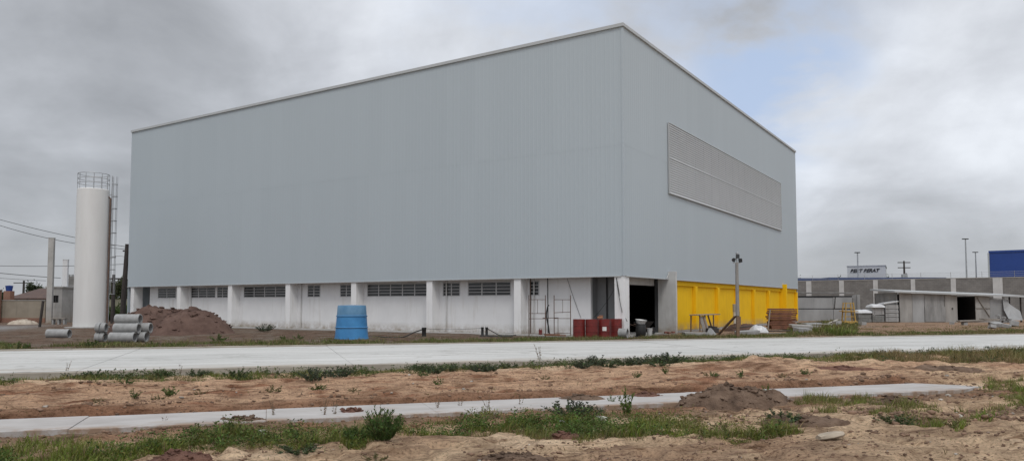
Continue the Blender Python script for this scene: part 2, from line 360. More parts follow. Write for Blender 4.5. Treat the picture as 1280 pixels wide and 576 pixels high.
def axis(fine0, fine1, step, out0, out1, grow=1.35):
    a = list(np.arange(fine0, fine1, step)); d = step; v = a[-1]
    while v < out1: d *= grow; v += d; a.append(v)
    d = step; v = a[0]; pre = []
    while v > out0: d *= grow; v -= d; pre.append(v)
    return np.array(pre[::-1] + a)
def grid_ground():
    sa = axis(-19, 24, 0.085, -2500, 2500, 1.06)
    t1 = np.arange(6.2, 19.3, 0.06); t2 = np.arange(19.3, 27.5, 0.8); t3 = axis(27.5, 44, 0.22, 27.5, 3000, 1.12)
    t3 = t3[t3 > 27.4]
    pre = []; v = 6.2; d = 0.06
    while v > -400: d *= 1.25; v -= d; pre.append(v)
    ta = np.concatenate([np.array(pre[::-1]), t1, t2, t3])
    Sg, Tg = np.meshgrid(sa, ta)
    x = Sg * E_[0] + Tg * N_[0]; y = Sg * E_[1] + Tg * N_[1]
    z = height(x, y)
    co = np.stack([x, y, z], -1).reshape(-1, 3)
    ns, nt_ = len(sa), len(ta)
    i = np.arange((nt_ - 1) * (ns - 1)); r = i // (ns - 1); c = i % (ns - 1); a = r * ns + c
    q = np.stack([a, a + 1, a + ns + 1, a + ns], -1).astype(np.int32)
    me = bpy.data.meshes.new('ground')
    me.vertices.add(len(co)); me.vertices.foreach_set('co', co.ravel())
    me.loops.add(q.size); me.loops.foreach_set('vertex_index', q.ravel())
    me.polygons.add(len(q)); me.polygons.foreach_set('loop_start', np.arange(0, q.size, 4, dtype=np.int32))
    me.polygons.foreach_set('use_smooth', np.ones(len(q), bool))
    me.update(); me.validate()
    # soil kinds
    s, t = Sg.ravel(), Tg.ravel()
    w = (fbm(s * .7, t * .7 + 30, 4) - .5) * 2
    w2 = (fbm(s * 2.1 + 8, t * 3.0, 4) - .5) * 2
    C = lambda *c: np.array(c)[None, :]
    sand = C(.60, .44, .295); sandl = C(.72, .55, .385); red = C(.52, .345, .23); redd = C(.23, .122, .075)
    dark = C(.16, .108, .074); grey = C(.185, .152, .123); dirt = C(.155, .108, .082); tan = C(.31, .215, .15); thatch = C(.14, .135, .06)
    def mixv(a, b, f): return a + (b - a) * f[:, None]
    col = mixv(sand + 0 * s[:, None], sandl, sstep(.0, .5, w))
    col = mixv(col, red * .85, sstep(.05, .45, -w) * .75)
    col = mixv(col, dark * 1.7, sstep(.12, .42, w2) * sstep(-.3, .2, -w + .2) * .55 * sstep(10.8, 9.8, t))
    # dark patches in foreground
    dk = sstep(.15, .55, (fbm(s * .45 + 71, t * 1.2 + 3, 4) - .5) * 2 + .25 * w2) * sstep(10.8, 9.0, t)
    col = mixv(col, dark * 1.6, dk * .6)
    # spoil near path
    f = sstep(9.7 + .5 * 0, 10.3, t + .35 * w) * sstep(11.4, 11.1, t)
    col = mixv(col, mixv(redd * 1.2 + 0 * s[:, None], dark * 1.25, sstep(-.2, .3, w2)), f * .8)
    f = sstep(12.15, 12.3, t)
    strip = mixv(red + 0 * s[:, None], redd * 1.35, sstep(.05, .5, w2 + .3 * w))
    strip = mixv(strip, sandl, sstep(16.2, 17.5, t + .8 * w) * .75)
    strip = mixv(strip, redd, sstep(12.75, 12.3, t + .15 * w2) * .85)
    strip = mixv(strip, sand, sstep(9, 15, s) * sstep(-.1, .3, w) * .8)
    strip = mixv(strip, dark * 1.3, sstep(8, 14, s) * sstep(.1, .4, w2) * sstep(13, 14, t) * .8)
    col = mixv(col, strip, f)
    f = sstep(17.7, 18.3, t + .35 * w); col = mixv(col, thatch, f * .8)
    farc = mixv(dirt + 0 * s[:, None], grey, sstep(-.2, .4, w))
    farc = mixv(farc, tan, sstep(15, 25, s) * .9)
    f = sstep(27.5, 28.0, t); col = mixv(col, farc, f)
    f = sstep(28.2, 27.9, t - .8 * np.abs(w)) * f; col = mixv(col, thatch, f * .6)
    # worn grey street at far left
    f = sstep(-14, -17, s) * sstep(41, 42, t) * sstep(70, 60, t); col = mixv(col, C(.27, .265, .26), f)
    f = sstep(95, 130, np.hypot(s, t)); col = mixv(col, C(.12, .125, .06), f)
    col = np.clip(col, 0.01, 1)
    at = me.color_attributes.new('tint', 'FLOAT_COLOR', 'POINT')
    at.data.foreach_set('color', np.concatenate([col, np.ones((len(col), 1))], 1).astype(np.float32).ravel())
    m, nt, b = new_mat('soil')
    a = nt.nodes.new('ShaderNodeAttribute'); a.attribute_name = 'tint'
    n1 = noise_node(nt, 2.2, 9, 0.7); r1 = ramp(nt, n1.outputs[0], [(0.30, (.50, .46, .43)), (0.48, (1, 1, 1)), (0.70, (1.25, 1.23, 1.2))])
    n2 = noise_node(nt, 26, 6, 0.72); r2 = ramp(nt, n2.outputs[0], [(0.36, (.40, .36, .33)), (0.47, (.98, .98, .98)), (0.68, (1.22, 1.22, 1.2))])
    tcs = nt.nodes.new('ShaderNodeTexCoord'); mps = nt.nodes.new('ShaderNodeMapping'); mps.vector_type = 'TEXTURE'; mps.inputs['Rotation'].default_value = (0, 0, ROADANG); mps.inputs['Scale'].default_value = (.75, .11, 1)
    ns = nt.nodes.new('ShaderNodeTexNoise'); ns.inputs['Scale'].default_value = 1.0; ns.inputs['Detail'].default_value = 8; ns.inputs['Roughness'].default_value = .65
    nt.links.new(tcs.outputs['Object'], mps.inputs[0]); nt.links.new(mps.outputs[0], ns.inputs['Vector'])
    r3 = ramp(nt, ns.outputs[0], [(0.34, (.46, .38, .33)), (0.46, (.95, .92, .9)), (0.64, (1.25, 1.25, 1.22))])
    c1 = mixc(nt, 1.0, a.outputs['Color'], r1.outputs[0], 'MULTIPLY'); c2 = mixc(nt, 0.9, c1, r2.outputs[0], 'MULTIPLY'); c2 = mixc(nt, 0.9, c2, r3.outputs[0], 'MULTIPLY')
    n4 = noise_node(nt, 1.0, 5, 0.62, stretch=(3.2, 7.5, 3)); r4 = ramp(nt, n4.outputs[0], [(.30, (.34, .28, .23)), (.385, (1, 1, 1))]); c2 = mixc(nt, .9, c2, r4.outputs[0], 'MULTIPLY')  # dark spots put footprint and clod shadows into the soil colour
    n6 = noise_node(nt, .55, 6, 0.65); r6 = ramp(nt, n6.outputs[0], [(.36, (.80, .76, .73)), (.50, (1.04, 1.04, 1.04))]); c2 = mixc(nt, .9, c2, r6.outputs[0], 'MULTIPLY')
    nt.links.new(c2, b.inputs['Base Color'])
    b.inputs['Roughness'].default_value = 1.0; b.inputs['Specular IOR Level'].default_value = 0.1
    n3 = noise_node(nt, 6, 11, 0.76)
    bump(nt, b, n3.outputs[0], 1.0, 0.16)
    me.materials.append(m)
    o = bpy.data.objects.new('ground', me); COL.objects.link(o)
    return tag(o, kind='structure')
grid_ground()

# ------------------------------------------------------------------ ROAD, KERB, PATH
def concrete_road_mat():
    m, nt, b = new_mat('road_concrete')
    n1 = noise_node(nt, 0.25, 6, 0.6, stretch=(0.5, 1.5, 1)); r1 = ramp(nt, n1.outputs[0], [(0.3, (.48, .478, .46)), (0.68, (.58, .575, .555))])
    n2 = noise_node(nt, 1.0, 5, 0.65, stretch=(0.18, 2.6, 1)); r2 = ramp(nt, n2.outputs[0], [(0.50, (0, 0, 0)), (0.72, (.75, .75, .75))])
    c = mixc(nt, r2.outputs[0], r1.outputs[0], (.37, .36, .335))
    n4 = noise_node(nt, 9, 5, 0.7); r4 = ramp(nt, n4.outputs[0], [(0.3, (.90, .90, .89)), (0.6, (1, 1, 1))])
    c = mixc(nt, 1.0, c, r4.outputs[0], 'MULTIPLY')
    nk = noise_node(nt, 0.22, 7, 0.6, stretch=(.35, 1, 1)); rk = ramp(nt, nk.outputs[0], [(.490, (1, 1, 1)), (.4965, (.62, .61, .59)), (.503, (1, 1, 1))]); c = mixc(nt, 0.8, c, rk.outputs[0], 'MULTIPLY')
    nk2 = noise_node(nt, 1.0, 4, 0.55, stretch=(.03, 1.6, 1)); rk2 = ramp(nt, nk2.outputs[0], [(.56, (1, 1, 1)), (.66, (.84, .83, .82))]); c = mixc(nt, 1.0, c, rk2.outputs[0], 'MULTIPLY')
    tce = nt.nodes.new('ShaderNodeTexCoord'); spe = nt.nodes.new('ShaderNodeSeparateXYZ'); nt.links.new(tce.outputs['Object'], spe.inputs[0])
    e1 = nt.nodes.new('ShaderNodeMapRange'); e1.inputs['From Min'].default_value = ROAD_T0 + 1.3; e1.inputs['From Max'].default_value = ROAD_T0 + .1; nt.links.new(spe.outputs['Y'], e1.inputs[0])
    nd_ = noise_node(nt, 1.0, 6, 0.65, stretch=(.5, 2, 1)); me_ = nt.nodes.new('ShaderNodeMath'); me_.operation = 'MULTIPLY'; rd_ = ramp(nt, nd_.outputs[0], [(.42, (0, 0, 0)), (.62, (1, 1, 1))]); nt.links.new(e1.outputs[0], me_.inputs[0]); nt.links.new(rd_.outputs[0], me_.inputs[1])
    c = mixc(nt, me_.outputs[0], c, (.36, .30, .235))
    nt.links.new(c, b.inputs['Base Color']); b.inputs['Roughness'].default_value = 0.9; b.inputs['Specular IOR Level'].default_value = 0.15
    n5 = noise_node(nt, 40, 5, 0.7); bump(nt, b, n5.outputs[0], 0.25, 0.01)
    return m
M['road'] = concrete_road_mat()
M['kerb'] = mat('kerb_concrete', (.40, .365, .315), (.27, .235, .195), 1.2, 0.95, 0.4, 25, stretch=(1, 1, 4))
def path_mat():
    m, nt, b = new_mat('path_concrete')
    n = noise_node(nt, 1.1, 10, .62, stretch=(.8, 1.6, 1)); r = ramp(nt, n.outputs[0], [(.3, (.34, .32, .303)), (.68, (.465, .447, .432))])
    n2 = noise_node(nt, 1.6, 8, .7, stretch=(.6, 1.5, 1)); r2 = ramp(nt, n2.outputs[0], [(.56, (0, 0, 0)), (.72, (.7, .7, .7))]); c = mixc(nt, r2.outputs[0], r.outputs[0], (.34, .265, .195))
    tce = nt.nodes.new('ShaderNodeTexCoord'); spe = nt.nodes.new('ShaderNodeSeparateXYZ'); nt.links.new(tce.outputs['Object'], spe.inputs[0])
    e1 = nt.nodes.new('ShaderNodeMapRange'); e1.inputs['From Min'].default_value = PATH_T0 + .28; e1.inputs['From Max'].default_value = PATH_T0; nt.links.new(spe.outputs['Y'], e1.inputs[0])
    nd_ = noise_node(nt, 2.2, 7, 0.7); rd_ = ramp(nt, nd_.outputs[0], [(.42, (0, 0, 0)), (.58, (1, 1, 1))]); me_ = nt.nodes.new('ShaderNodeMath'); me_.operation = 'MULTIPLY'; nt.links.new(e1.outputs[0], me_.inputs[0]); nt.links.new(rd_.outputs[0], me_.inputs[1])
    c = mixc(nt, me_.outputs[0], c, (.27, .19, .135))
    nt.links.new(c, b.inputs['Base Color']); b.inputs['Roughness'].default_value = .95; b.inputs['Specular IOR Level'].default_value = .15
    n5 = noise_node(nt, 30, 5, .7); bump(nt, b, n5.outputs[0], .4, .01); return m
M['path'] = path_mat()
M['joint'] = mat('joint_sealant', (.20, .19, .18), None, 3, 0.9)
def strip_obj(name, mb, m, bevel=0.0):
    o = mb.build(name, m, bevel=bevel); o.rotation_euler = (0, 0, ROADANG); return tag(o, kind='structure')
# local x = along, local y = across
mb = MB(); s = -160.0; gap = 0.012
random.seed(2)
while s < 300:                                     # cast slab by slab, two lanes
    e = s + 6.0
    dz = rnd.uniform(-.004, .004)
    for a, b_ in ((ROAD_T0 + .14, 23.2), (23.2 + gap, ROAD_T1 - .14)):
        mb.box(s, e - gap, a, b_, -0.1, ROAD_Z + dz + rnd.uniform(-.002, .002))
    s = e
strip_obj('road', mb, M['road'])
mb = MB().box(-160, 300, ROAD_T0 + .14, ROAD_T1 - .14, -.1, ROAD_Z - .03); strip_obj('road_joint', mb, M['joint'])
mb = MB()
for s in np.arange(-160, 300, 2.0):
    j = rnd.uniform(-.012, .012); k = rnd.uniform(-.01, .008)
    mb.box(s, s + 1.99, ROAD_T0 + j, ROAD_T0 + .135, -.1, ROAD_Z - .012 + k)
    mb.box(s, s + 1.99, ROAD_T1 - .135, ROAD_T1, -.1, ROAD_Z + .045 + k)
strip_obj('kerb', mb, M['kerb'], 0.01)
mb = MB(); s = -60.0
while s < 12.0:
    e = min(s + 2.4, 12.4); k = rnd.uniform(-.006, .006)
    mb.box(s, e - .004, PATH_T0 + rnd.uniform(-.008, .008), PATH_T1, -.12, 0.012 + k); s = e
mb.add([(12.4, PATH_T0, -.2), (14.5, PATH_T1 - .05, -.2), (12.4, PATH_T1, -.1), (12.4, PATH_T0, .012), (13.4, PATH_T0 + .55, -.03), (14.5, PATH_T1 - .05, -.12), (12.4, PATH_T1, .012)],
       [(3, 4, 5, 6), (0, 1, 5, 4, 3), (1, 2, 6, 5), (0, 3, 6, 2)])
strip_obj('path', mb, M['path'], 0.006)

# ------------------------------------------------------------------ WAREHOUSE
L1, L2, Z1, Z2 = 42.95, 37.35, 2.99, 15.52
B = thing('warehouse', 'tall windowless pale grey metal clad warehouse on white ground floor with yellow side wall', 'warehouse', (X0, Y0, 0), PI / 2 - TH)
def corrugated(length, z0, z1, off, pitch=0.25, flat=0.16, dep=0.004):
    """profile along u, outward is negative n"""
    us = []; u = 0.0
    while u < length - 1e-6:
        for du, n in ((0, 0), (flat, 0), (flat + .02, -dep), (pitch - .02, -dep)):
            if u + du < length: us.append((u + du, n - off))
        u += pitch
    us.append((length, -off))
    return us
def clad_left(z0, z1, off):
    mb = MB(); p = corrugated(L1, z0, z1, off); vs = []; fs = []
    for u, n in p: vs += [(n, u, z0), (n, u, z1)]
    for i in range(len(p) - 1): fs.append((2 * i, 2 * i + 1, 2 * i + 3, 2 * i + 2))
    return mb.add(vs, fs)
def clad_right(z0, z1, off):
    mb = MB(); p = corrugated(L2, z0, z1, off); vs = []; fs = []
    for u, n in p: vs += [(u, n, z0), (u, n, z1)]
    for i in range(len(p) - 1): fs.append((2 * i, 2 * i + 2, 2 * i + 3, 2 * i + 1))
    return mb.add(vs, fs)
ZS = 9.55
for f, nm in ((clad_left, 'cladding'), (clad_right, 'cladding')):
    f(Z1, ZS, 0.0).build(nm, M['clad'], B); f(ZS - .12, Z2 - .12, 0.004).build(nm, M['clad'], B)
MB().box(0.02, L2, L1 - .06, L1, 0, Z2 - .1).box(L2 - .06, L2, 0.02, L1 - .06, 0, Z2 - .1).build('rear_wall', M['clad'], B)
MB().box(0.03, L2 - .07, 0.03, L1 - .07, Z2 - .35, Z2 - .22).build('roof', M['roofmetal'], B)
mb = MB()
mb.box(-.075, .14, -.075, L1 + .05, Z2 - .16, Z2); mb.box(.1402, L2 + .05, -.075, .14, Z2 - .16, Z2)
mb.box(-.095, -.0752, -.095, L1 + .05, Z2 - .172, Z2 - .15); mb.box(-.0752, L2 + .05, -.095, -.0752, Z2 - .172, Z2 - .15)
mb.box(L2 - .09, L2 + .05, .1402, L1 + .05, Z2 - .16, Z2); mb.box(.1402, L2 - .0902, L1 - .09, L1 + .05, Z2 - .16, Z2)
mb.build('coping', M['coping'], B)
mb = MB().box(-.034, -.027, -.034, .07, Z1 - .01, Z2 - .22).box(-.027, .07, -.034, -.027, Z1 - .01, Z2 - .22)
mb.build('corner_trim', M['clad'], B)
mb = MB().box(-.035, .03, .162, L1, Z1 - .045, Z1 - .002).box(.162, L2, -.035, .03, Z1 - .045, Z1 - .002); mb.build('drip_edge', M['coping'], B)
MB().box(.031, 3.4, .031, L1 - .07, Z1 + .02, Z1 + .16).box(3.401, L2 - .07, .031, 2.2, Z1 + .02, Z1 + .16).build('soffit', M['soffit'], B)
# ground floor, left side
RC = 0.7
wins = [(37.55, 39.9, 2), (31.30, 32.55, 2), (32.75, 35.75, 3), (25.1, 29.55, 4), (21.85, 23.05, 2), (18.95, 20.05, 2), (12.9, 17.7, 5), (10.5, 11.75, 2), (7.05, 9.95, 3), (5.25, 5.85, 1)]
WZ0, WZ1 = 2.06, 2.87
mb = MB(); wins_s = sorted(wins); yy = 2.2
mb.box(RC, RC + .2, 2.2, 41.0, 0, WZ0); mb.box(RC, RC + .2, 2.2, 41.0, WZ1, Z1 + .02)
for a, b_, n in wins_s:
    mb.box(RC, RC + .2, yy, a, WZ0, WZ1); yy = b_
mb.box(RC, RC + .2, yy, 41.0, WZ0, WZ1)
mb.box(2.2, 2.4, 41.0, 42.9, 0, Z1 + .02)          # open bay at the far end, set back
mb.box(RC + .2, 2.4, 40.85, 41.0, 0, Z1 + .02)
MB().box(RC + .2, 1.6, 2.201, 2.35, 0, Z1 + .018).build('recess_wall', M['shaded_wall'], B)
mb.build('wall', M['white'], B)
MB().box(1.45, 1.58, .602, 2.2, 0, Z1 + .018).box(.622, 1.58, .50, .60, 0, Z1 + .018).build('recess_wall', M['shaded_wall'], B)
for a, b_, n in wins:
    fr = MB(); pn = MB(); d = RC - .015; w = b_ - a; t = .045
    fr.box(d, d + .1, a, a + t, WZ0, WZ1).box(d, d + .1, b_ - t, b_, WZ0, WZ1).box(d, d + .1, a + t, b_ - t, WZ0, WZ0 + t).box(d, d + .1, a + t, b_ - t, WZ1 - t, WZ1)
    for k in range(1, n):
        c = a + w * k / n; fr.box(d + .003, d + .098, c - .03, c + .03, WZ0 + t, WZ1 - t)
    cells = [(a + w * k / n + .035, a + w * (k + 1) / n - .035) for k in range(n)]
    for k in range(4):
        zc = WZ0 + t + (WZ1 - WZ0 - 2 * t) * (k + .5) / 4
        for c0, c1 in cells:
            pn.box(d + .02, d + .026, c0, c1, zc - .095, zc + .045, 0, Matrix.Translation((0, 0, 0)))
            fr.box(d + .012, d + .05, c0 - .01, c1 + .01, zc + .055, zc + .085)
    wobj = fr.build('window', M['wframe'], B); pn.build('pane', M['glass'], wobj)
    MB().box(RC + .13, RC + .15, a, b_, WZ0, WZ1).build('unlit_backing', M['darkvoid'], wobj)  # dark sheet behind the panes stands in for the unlit interior
for k in range(1, 8):
    y = 6.0 * k + (0.0 if k < 7 else .12)
    MB().box(.03, RC + .1, y, y + .43, -.1, Z1 + .015).build('column', M['column'], B, bevel=.012)
for y in (5.55, 11.45, 23.6, 35.6): MB().tube([(RC - .05, y, .05), (RC - .05, y, Z1)], .04, 8).build('downpipe', M['fin'], B, True)
MB().tube([(RC - .04, 5.78, .05), (RC - .04, 5.78, Z1)], .03, 8).build('downpipe', M['rust'], B, True)
MB().tube([(.42, 4.55, .1), (.40, 4.56, Z1)], .028, 8).build('downpipe', M['black'], B, True)
MB().tube([(1.38, 1.62, 0), (1.38, 1.62, Z1)], .035, 8).build('downpipe', M['black'], B, True)
# hanging cables
def cable(parent, a, b, sag, r=.012, n=14, mi=None, name='cable'):
    a = Vector(a); b = Vector(b); pts = []
    for i in range(n + 1):
        f = i / n; p = a.lerp(b, f); p.z -= sag * 4 * f * (1 - f); pts.append(p)
    return MB().tube(pts, r, 5).build(name, mi or M['black'], parent, True)
cable(B, (RC - .03, 3.55, 2.95), (RC - .03, 2.75, .9), .05, .009)
cable(B, (1.36, .95, 2.75), (.8, 2.1, .9), .15, .010)
cable(B, (-.03, .42, 2.9), (-.03, .12, 1.2), .12, .014); cable(B, (-.04, .40, 2.9), (.2, -.04, .75), .3, .012)
mb = MB().box(1.36, 1.449, .9, 1.05, 2.66, 2.86); mb.bar((1.36, .97, 2.7), (1.28, .97, 2.6), .1, .06); mb.build('wall_lamp', M['black'], B)
FIN0, FIN1 = 5.74, 5.92
# corner column and doorway, right side
MB().box(.025, .62, .025, .55, -.1, Z1 + .015).build('column', M['column'], B, bevel=.012)
MB().box(.63, .74, .10, .20, 0, Z1 + .015).box(.76, .98, .22, .499, 0, Z1 + .015).build('door_jamb', M['fin'], B)
MB().box(.98, 5.745, .82, 1.02, 2.62, Z1 + .015).build('lintel', M['fin'], B)
MB().box(.63, 5.74, .03, 9.0, -.08, .045).build('floor_slab', M['slabconc'], B, bevel=.01)
for bx4 in ((3.16, 20.0, 14.0, 14.2), (20.0, 20.2, .6, 14.2), (FIN0 + .02, 20.0, .605, .8)): MB().box(*bx4, -.1, Z1 + .02).build('inner_wall', M['darkvoid'], B)  # walls and ceiling coloured dark for the unlit hall behind the doorway
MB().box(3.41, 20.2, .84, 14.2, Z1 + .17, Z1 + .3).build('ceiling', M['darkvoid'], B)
MB().box(FIN0, FIN1, -.45, .60, -.1, 3.40).build('fin_wall', M['fin'], B, bevel=.012)
mb = MB().bar((5.4, -.06, 3.0), (FIN0, -.06, 3.3), .03, .05); mb.build('brace', M['fin'], B)
# yellow wall
mb = MB().box(FIN1, L2 - .02, .23, .5, .12, Z1 - .005)
mb.build('yellow_wall', M['yellow'], B)
MB().box(FIN1 + .003, L2 - .025, .13, .2298, 2.66, Z1 - .005).build('yellow_beam', M['yellow'], B, bevel=.008)
for k in range(1, 6):
    x = 6.0 + 4.27 * k
    MB().box(x, x + .36, .02, .2297, .10, 2.6595).build('pilaster', M['yellow'], B, bevel=.01)
MB().box(31.6, 31.95, -.3, .2296, .05, 3.26).build('fin_wall', M['yellow'], B, bevel=.012)
MB().box(L2 - .42, L2 - .025, .02, .2297, .10, 2.6595).build('pilaster', M['yellow'], B, bevel=.01)
MB().box(FIN1 + .01, L2, .012, .52, -.1, .0995).build('plinth', M['slabconc'], B)
# louvre
lx0, lx1, lz0, lz1 = 5.88, 31.4, 7.78, 11.70
Lv = MB().box(lx0, lx1, -.032, -.028, lz0, lz1).build('louver', M['louverback'], B)
mb = MB(); t = .09
zm = (lz0 + lz1) / 2
t = .05; mb.box(lx0, lx0 + t, -.105, -.033, lz0, lz1).box(lx1 - t, lx1, -.105, -.033, lz0, lz1)
mb.box(lx0, lx1, -.115, -.033, lz0 - .05, lz0 - .001).box(lx0, lx1, -.105, -.033, lz1 + .001, lz1 + .03).box(lx0 + t, lx1 - t, -.098, -.036, zm - .022, zm + .022)
mb.build('frame', M['coping'], Lv)
mb = MB()
for za, zb in ((lz0, zm - .022), (zm + .022, lz1)):
    n = 15
    for k in range(n):
        z = za + (zb - za) * (k + .5) / n
        mb.add([(lx0 + t, -.095, z - .06), (lx1 - t, -.095, z - .06), (lx1 - t, -.05, z + .045), (lx0 + t, -.05, z + .045),
                (lx0 + t, -.095, z - .052), (lx1 - t, -.095, z - .052), (lx1 - t, -.05, z + .053), (lx0 + t, -.05, z + .053)],
               [(0, 3, 2, 1), (4, 5, 6, 7), (0, 1, 5, 4), (1, 2, 6, 5), (2, 3, 7, 6), (3, 0, 4, 7)])
mb.build('slats', M['louver'], Lv)
mb = MB()
for k in range(1, 17):
    x = lx0 + (lx1 - lx0) * k / 17; mb.box(x - .025, x + .025, -.048, -.034, lz0, lz1)
mb.build('mullion', M['galv'], Lv)
# apron slab round the foot
tag(MB().box(-.75, .02, .03, 43.6, -.15, .02).box(.0205, .66, .55, 43.6, -.15, .022).build('apron', M['slabconc'], None, bevel=.01), kind='structure')
ap = bpy.data.objects['apron']; ap.location = (X0, Y0, 0); ap.rotation_euler = (0, 0, PI / 2 - TH)
def BW(x, y, z=0.0):     # building-local to world
    return Vector((X0 + BR[0] * x + BL[0] * y, Y0 + BR[1] * x + BL[1] * y, z))

# ------------------------------------------------------------------ WATER TOWER
tx, ty = -28.95, 52.0
Rk = 1.0
T = thing('water_tank', 'tall white cylindrical water tower with railing and caged ladder left of the warehouse', 'water tower', (tx, ty, 0))
ztop = W(118, 237, ty).z
prof = [(Rk, 0.05)]
for k in range(1, 7): prof += [(Rk, ztop * k / 7 - .012), (Rk + .003, ztop * k / 7 - .010), (Rk + .003, ztop * k / 7 + .010), (Rk, ztop * k / 7 + .012)]
prof += [(Rk, ztop - .05), (Rk - .04, ztop)]
MB().lathe(prof, 48).build('tank_body', M['tankwhite'], T, True)
MB().lathe([(1.5, -.2), (1.5, .06)], 32).build('footing', M['slabconc'], T)
mb = MB()
for z in (.4, .72, 1.05): mb.ring((0, 0, ztop + z), Rk - .03, .022, 32)
for k in range(12):
    a = 2 * PI * k / 12; mb.tube([((Rk - .03) * math.cos(a), (Rk - .03) * math.sin(a), ztop - .05), ((Rk - .03) * math.cos(a), (Rk - .03) * math.sin(a), ztop + 1.05)], .02, 6)
mb.build('railing', M['galv'], T, True)
la = 0.46   # ladder side, towards the warehouse
ca, sa_ = math.cos(la), math.sin(la)
def lp(r_, w, z): return (r_ * ca - w * sa_, r_ * sa_ + w * ca, z)
mb = MB()
for w in (-.22, .22): mb.tube([lp(Rk + .13, w, .3), lp(Rk + .13, w, ztop + 1.0)], .025, 6)
z = .5
while z < ztop + .2: mb.tube([lp(Rk + .13, -.22, z), lp(Rk + .13, .22, z)], .014, 5); z += .3
for z in (2.5, 5, 7.5, ztop - .3):
    for w in (-.22, .22): mb.tube([lp(Rk - .02, w, z), lp(Rk + .13, w, z)], .016, 5)
mb.build('ladder', M['galv'], T, True)
mb = MB(); z = 2.3
def hoop(z): return [lp(Rk + .13 + .33 * math.sin(b) * 1.05, -.33 * math.cos(b), z) for b in np.linspace(0, PI, 11)]
while z < ztop + 1.05: mb.tube(hoop(z), .022, 5); z += .85
for b in np.linspace(0.25, PI - .25, 5):
    mb.tube([lp(Rk + .13 + .34 * math.sin(b), -.33 * math.cos(b), 2.3), lp(Rk + .13 + .34 * math.sin(b), -.33 * math.cos(b), ztop + 1.0)], .014, 5)
mb.build('safety_cage', M['galv'], T, True)
MB().tube([lp(Rk + .06, -.3, .0), lp(Rk + .06, -.3, ztop - .6), lp(Rk - .1, -.3, ztop - .45)], .06, 8).build('pipe', M['rust'], T, True)

# ------------------------------------------------------------------ EARTH HEAPS
def heap(name, label, x, y, peaks, rx, ry, m, rz=0.0, nz=.10, seed=0, cat='earth heap', group=None, nr=46, na=110):
    """peaks: (dx, dy, height, radius)"""
    r = np.linspace(0, 1, nr)[:, None]; a = np.linspace(0, 2 * PI, na, endpoint=False)[None, :]
    ex = 1 + .28 * (fbm(np.cos(a) * 1.6 + seed, np.sin(a) * 1.6 + seed * 2, 3) - .5) * 2
    px = rx * r * np.cos(a) * ex; py = ry * r * np.sin(a) * ex
    z = 0
    for dx, dy, h_, rad in peaks:
        d = np.hypot(px - dx, py - dy) / rad
        z = np.maximum(z, h_ * np.clip(1.04 - np.sqrt(d * d + .012), 0, 1) ** 1.08)
    hm_ = max(p[2] for p in peaks); z = hm_ * (1 - np.exp(-1.25 * z / hm_)) / (1 - math.exp(-1.25)) * .97 * sstep(1.0, .72, r)
    s_ = min(rx, ry)
    n = (fbm(px / s_ * 2.2 + seed * 3, py / s_ * 2.2, 5, .6) - .5)
    n2 = np.maximum(fbm(px / s_ * 7 + seed, py / s_ * 7 + 5, 3) - .52, 0)
    env = np.clip(z / (max(p[2] for p in peaks) * .35), 0, 1)
    hh = max(p[2] for p in peaks)
    n3 = np.abs(fbm(px / s_ * 4 + seed, py / s_ * 4 + 9, 5, .62) - .5)
    z = z + env * (n * nz * 4.2 + n2 * nz * 4 - n3 * nz * 3.2 + nz * .3) * min(1, hh * 1.2) - .05 * (1 - env) * r - .05 * r ** 6
    cz, sz = math.cos(rz), math.sin(rz); z0 = hz(x, y)
    gx = x + px * cz - py * sz; gy = y + px * sz + py * cz
    z = np.maximum(z, -.3) + height(gx, gy) - z0
    v = np.stack([px, py, z], -1).reshape(-1, 3); f = []
    for i in range(nr - 1):
        for k in range(na): f.append((i * na + k, i * na + (k + 1) % na, (i + 1) * na + (k + 1) % na, (i + 1) * na + k))
    mb = MB().add(v, f); rs = np.random.RandomState(seed); idx = rs.randint(0, len(v) * 7 // 8, 60 if hh < .2 else 260)
    octv = np.array([(1, 0, 0), (-1, 0, 0), (0, 1, 0), (0, -1, 0), (0, 0, 1), (0, 0, -1), (.6, .6, .6), (-.6, .6, .6), (.6, -.6, .6), (-.6, -.6, .6)])
    of = [(0, 6, 8), (0, 2, 6), (2, 7, 6), (2, 1, 7), (1, 9, 7), (1, 3, 9), (3, 8, 9), (3, 0, 8), (4, 8, 6), (4, 6, 7), (4, 7, 9), (4, 9, 8), (5, 2, 0), (5, 1, 2), (5, 3, 1), (5, 0, 3)]
    for q in idx:
        r_ = (.010 + .045 * rs.rand() ** 3) * (.6 + hh) * (1 if hh < 1 else 1.1)
        mb.add(v[q] + np.array([0, 0, r_ * .2]) + octv * (1 + .3 * rs.normal(size=(10, 1))) * r_ * np.array([1.2, 1.0, .75]), of)
    o = mb.build(name, m, None, True); o.location = (x, y, z0 - .01); o.rotation_euler = (0, 0, rz)
    me = o.data; me.polygons.foreach_set('use_smooth', [True] * (len(f)) + [False] * (len(me.polygons) - len(f)))
    return tag(o, label, cat, group)
mx, my = -18.3, 41.2
heap('earth_mound', 'large brown twin-peaked mound of dug earth heaped before the left end of the warehouse', mx, my,
     [(-1.5, .2, 1.45, 2.3), (-.8, .2, 1.36, 2.0), (-.1, .3, 1.34, 2.0), (.85, 0, 1.50, 2.5), (-2.5, 0, .95, 1.9)], 3.9, 2.8, M['earth'], 0, .10, 4)
def G2(u, v):
    x, y = G(u, v)
    for _ in range(3): x, y = G(u, v, hz(x, y))
    return x, y
x, y = G2(917, 512); heap('earth_mound', 'dark brown loam heap covering part of the narrow path in the foreground', x, y + .3, [(-.08, 0, .35, .66), (.28, -.1, .26, .62), (-.45, .05, .19, .5), (.1, .1, .33, .45), (.75, -.1, .15, .5)], 1.3, .72, M['earth_near'], .2, .065, 9)
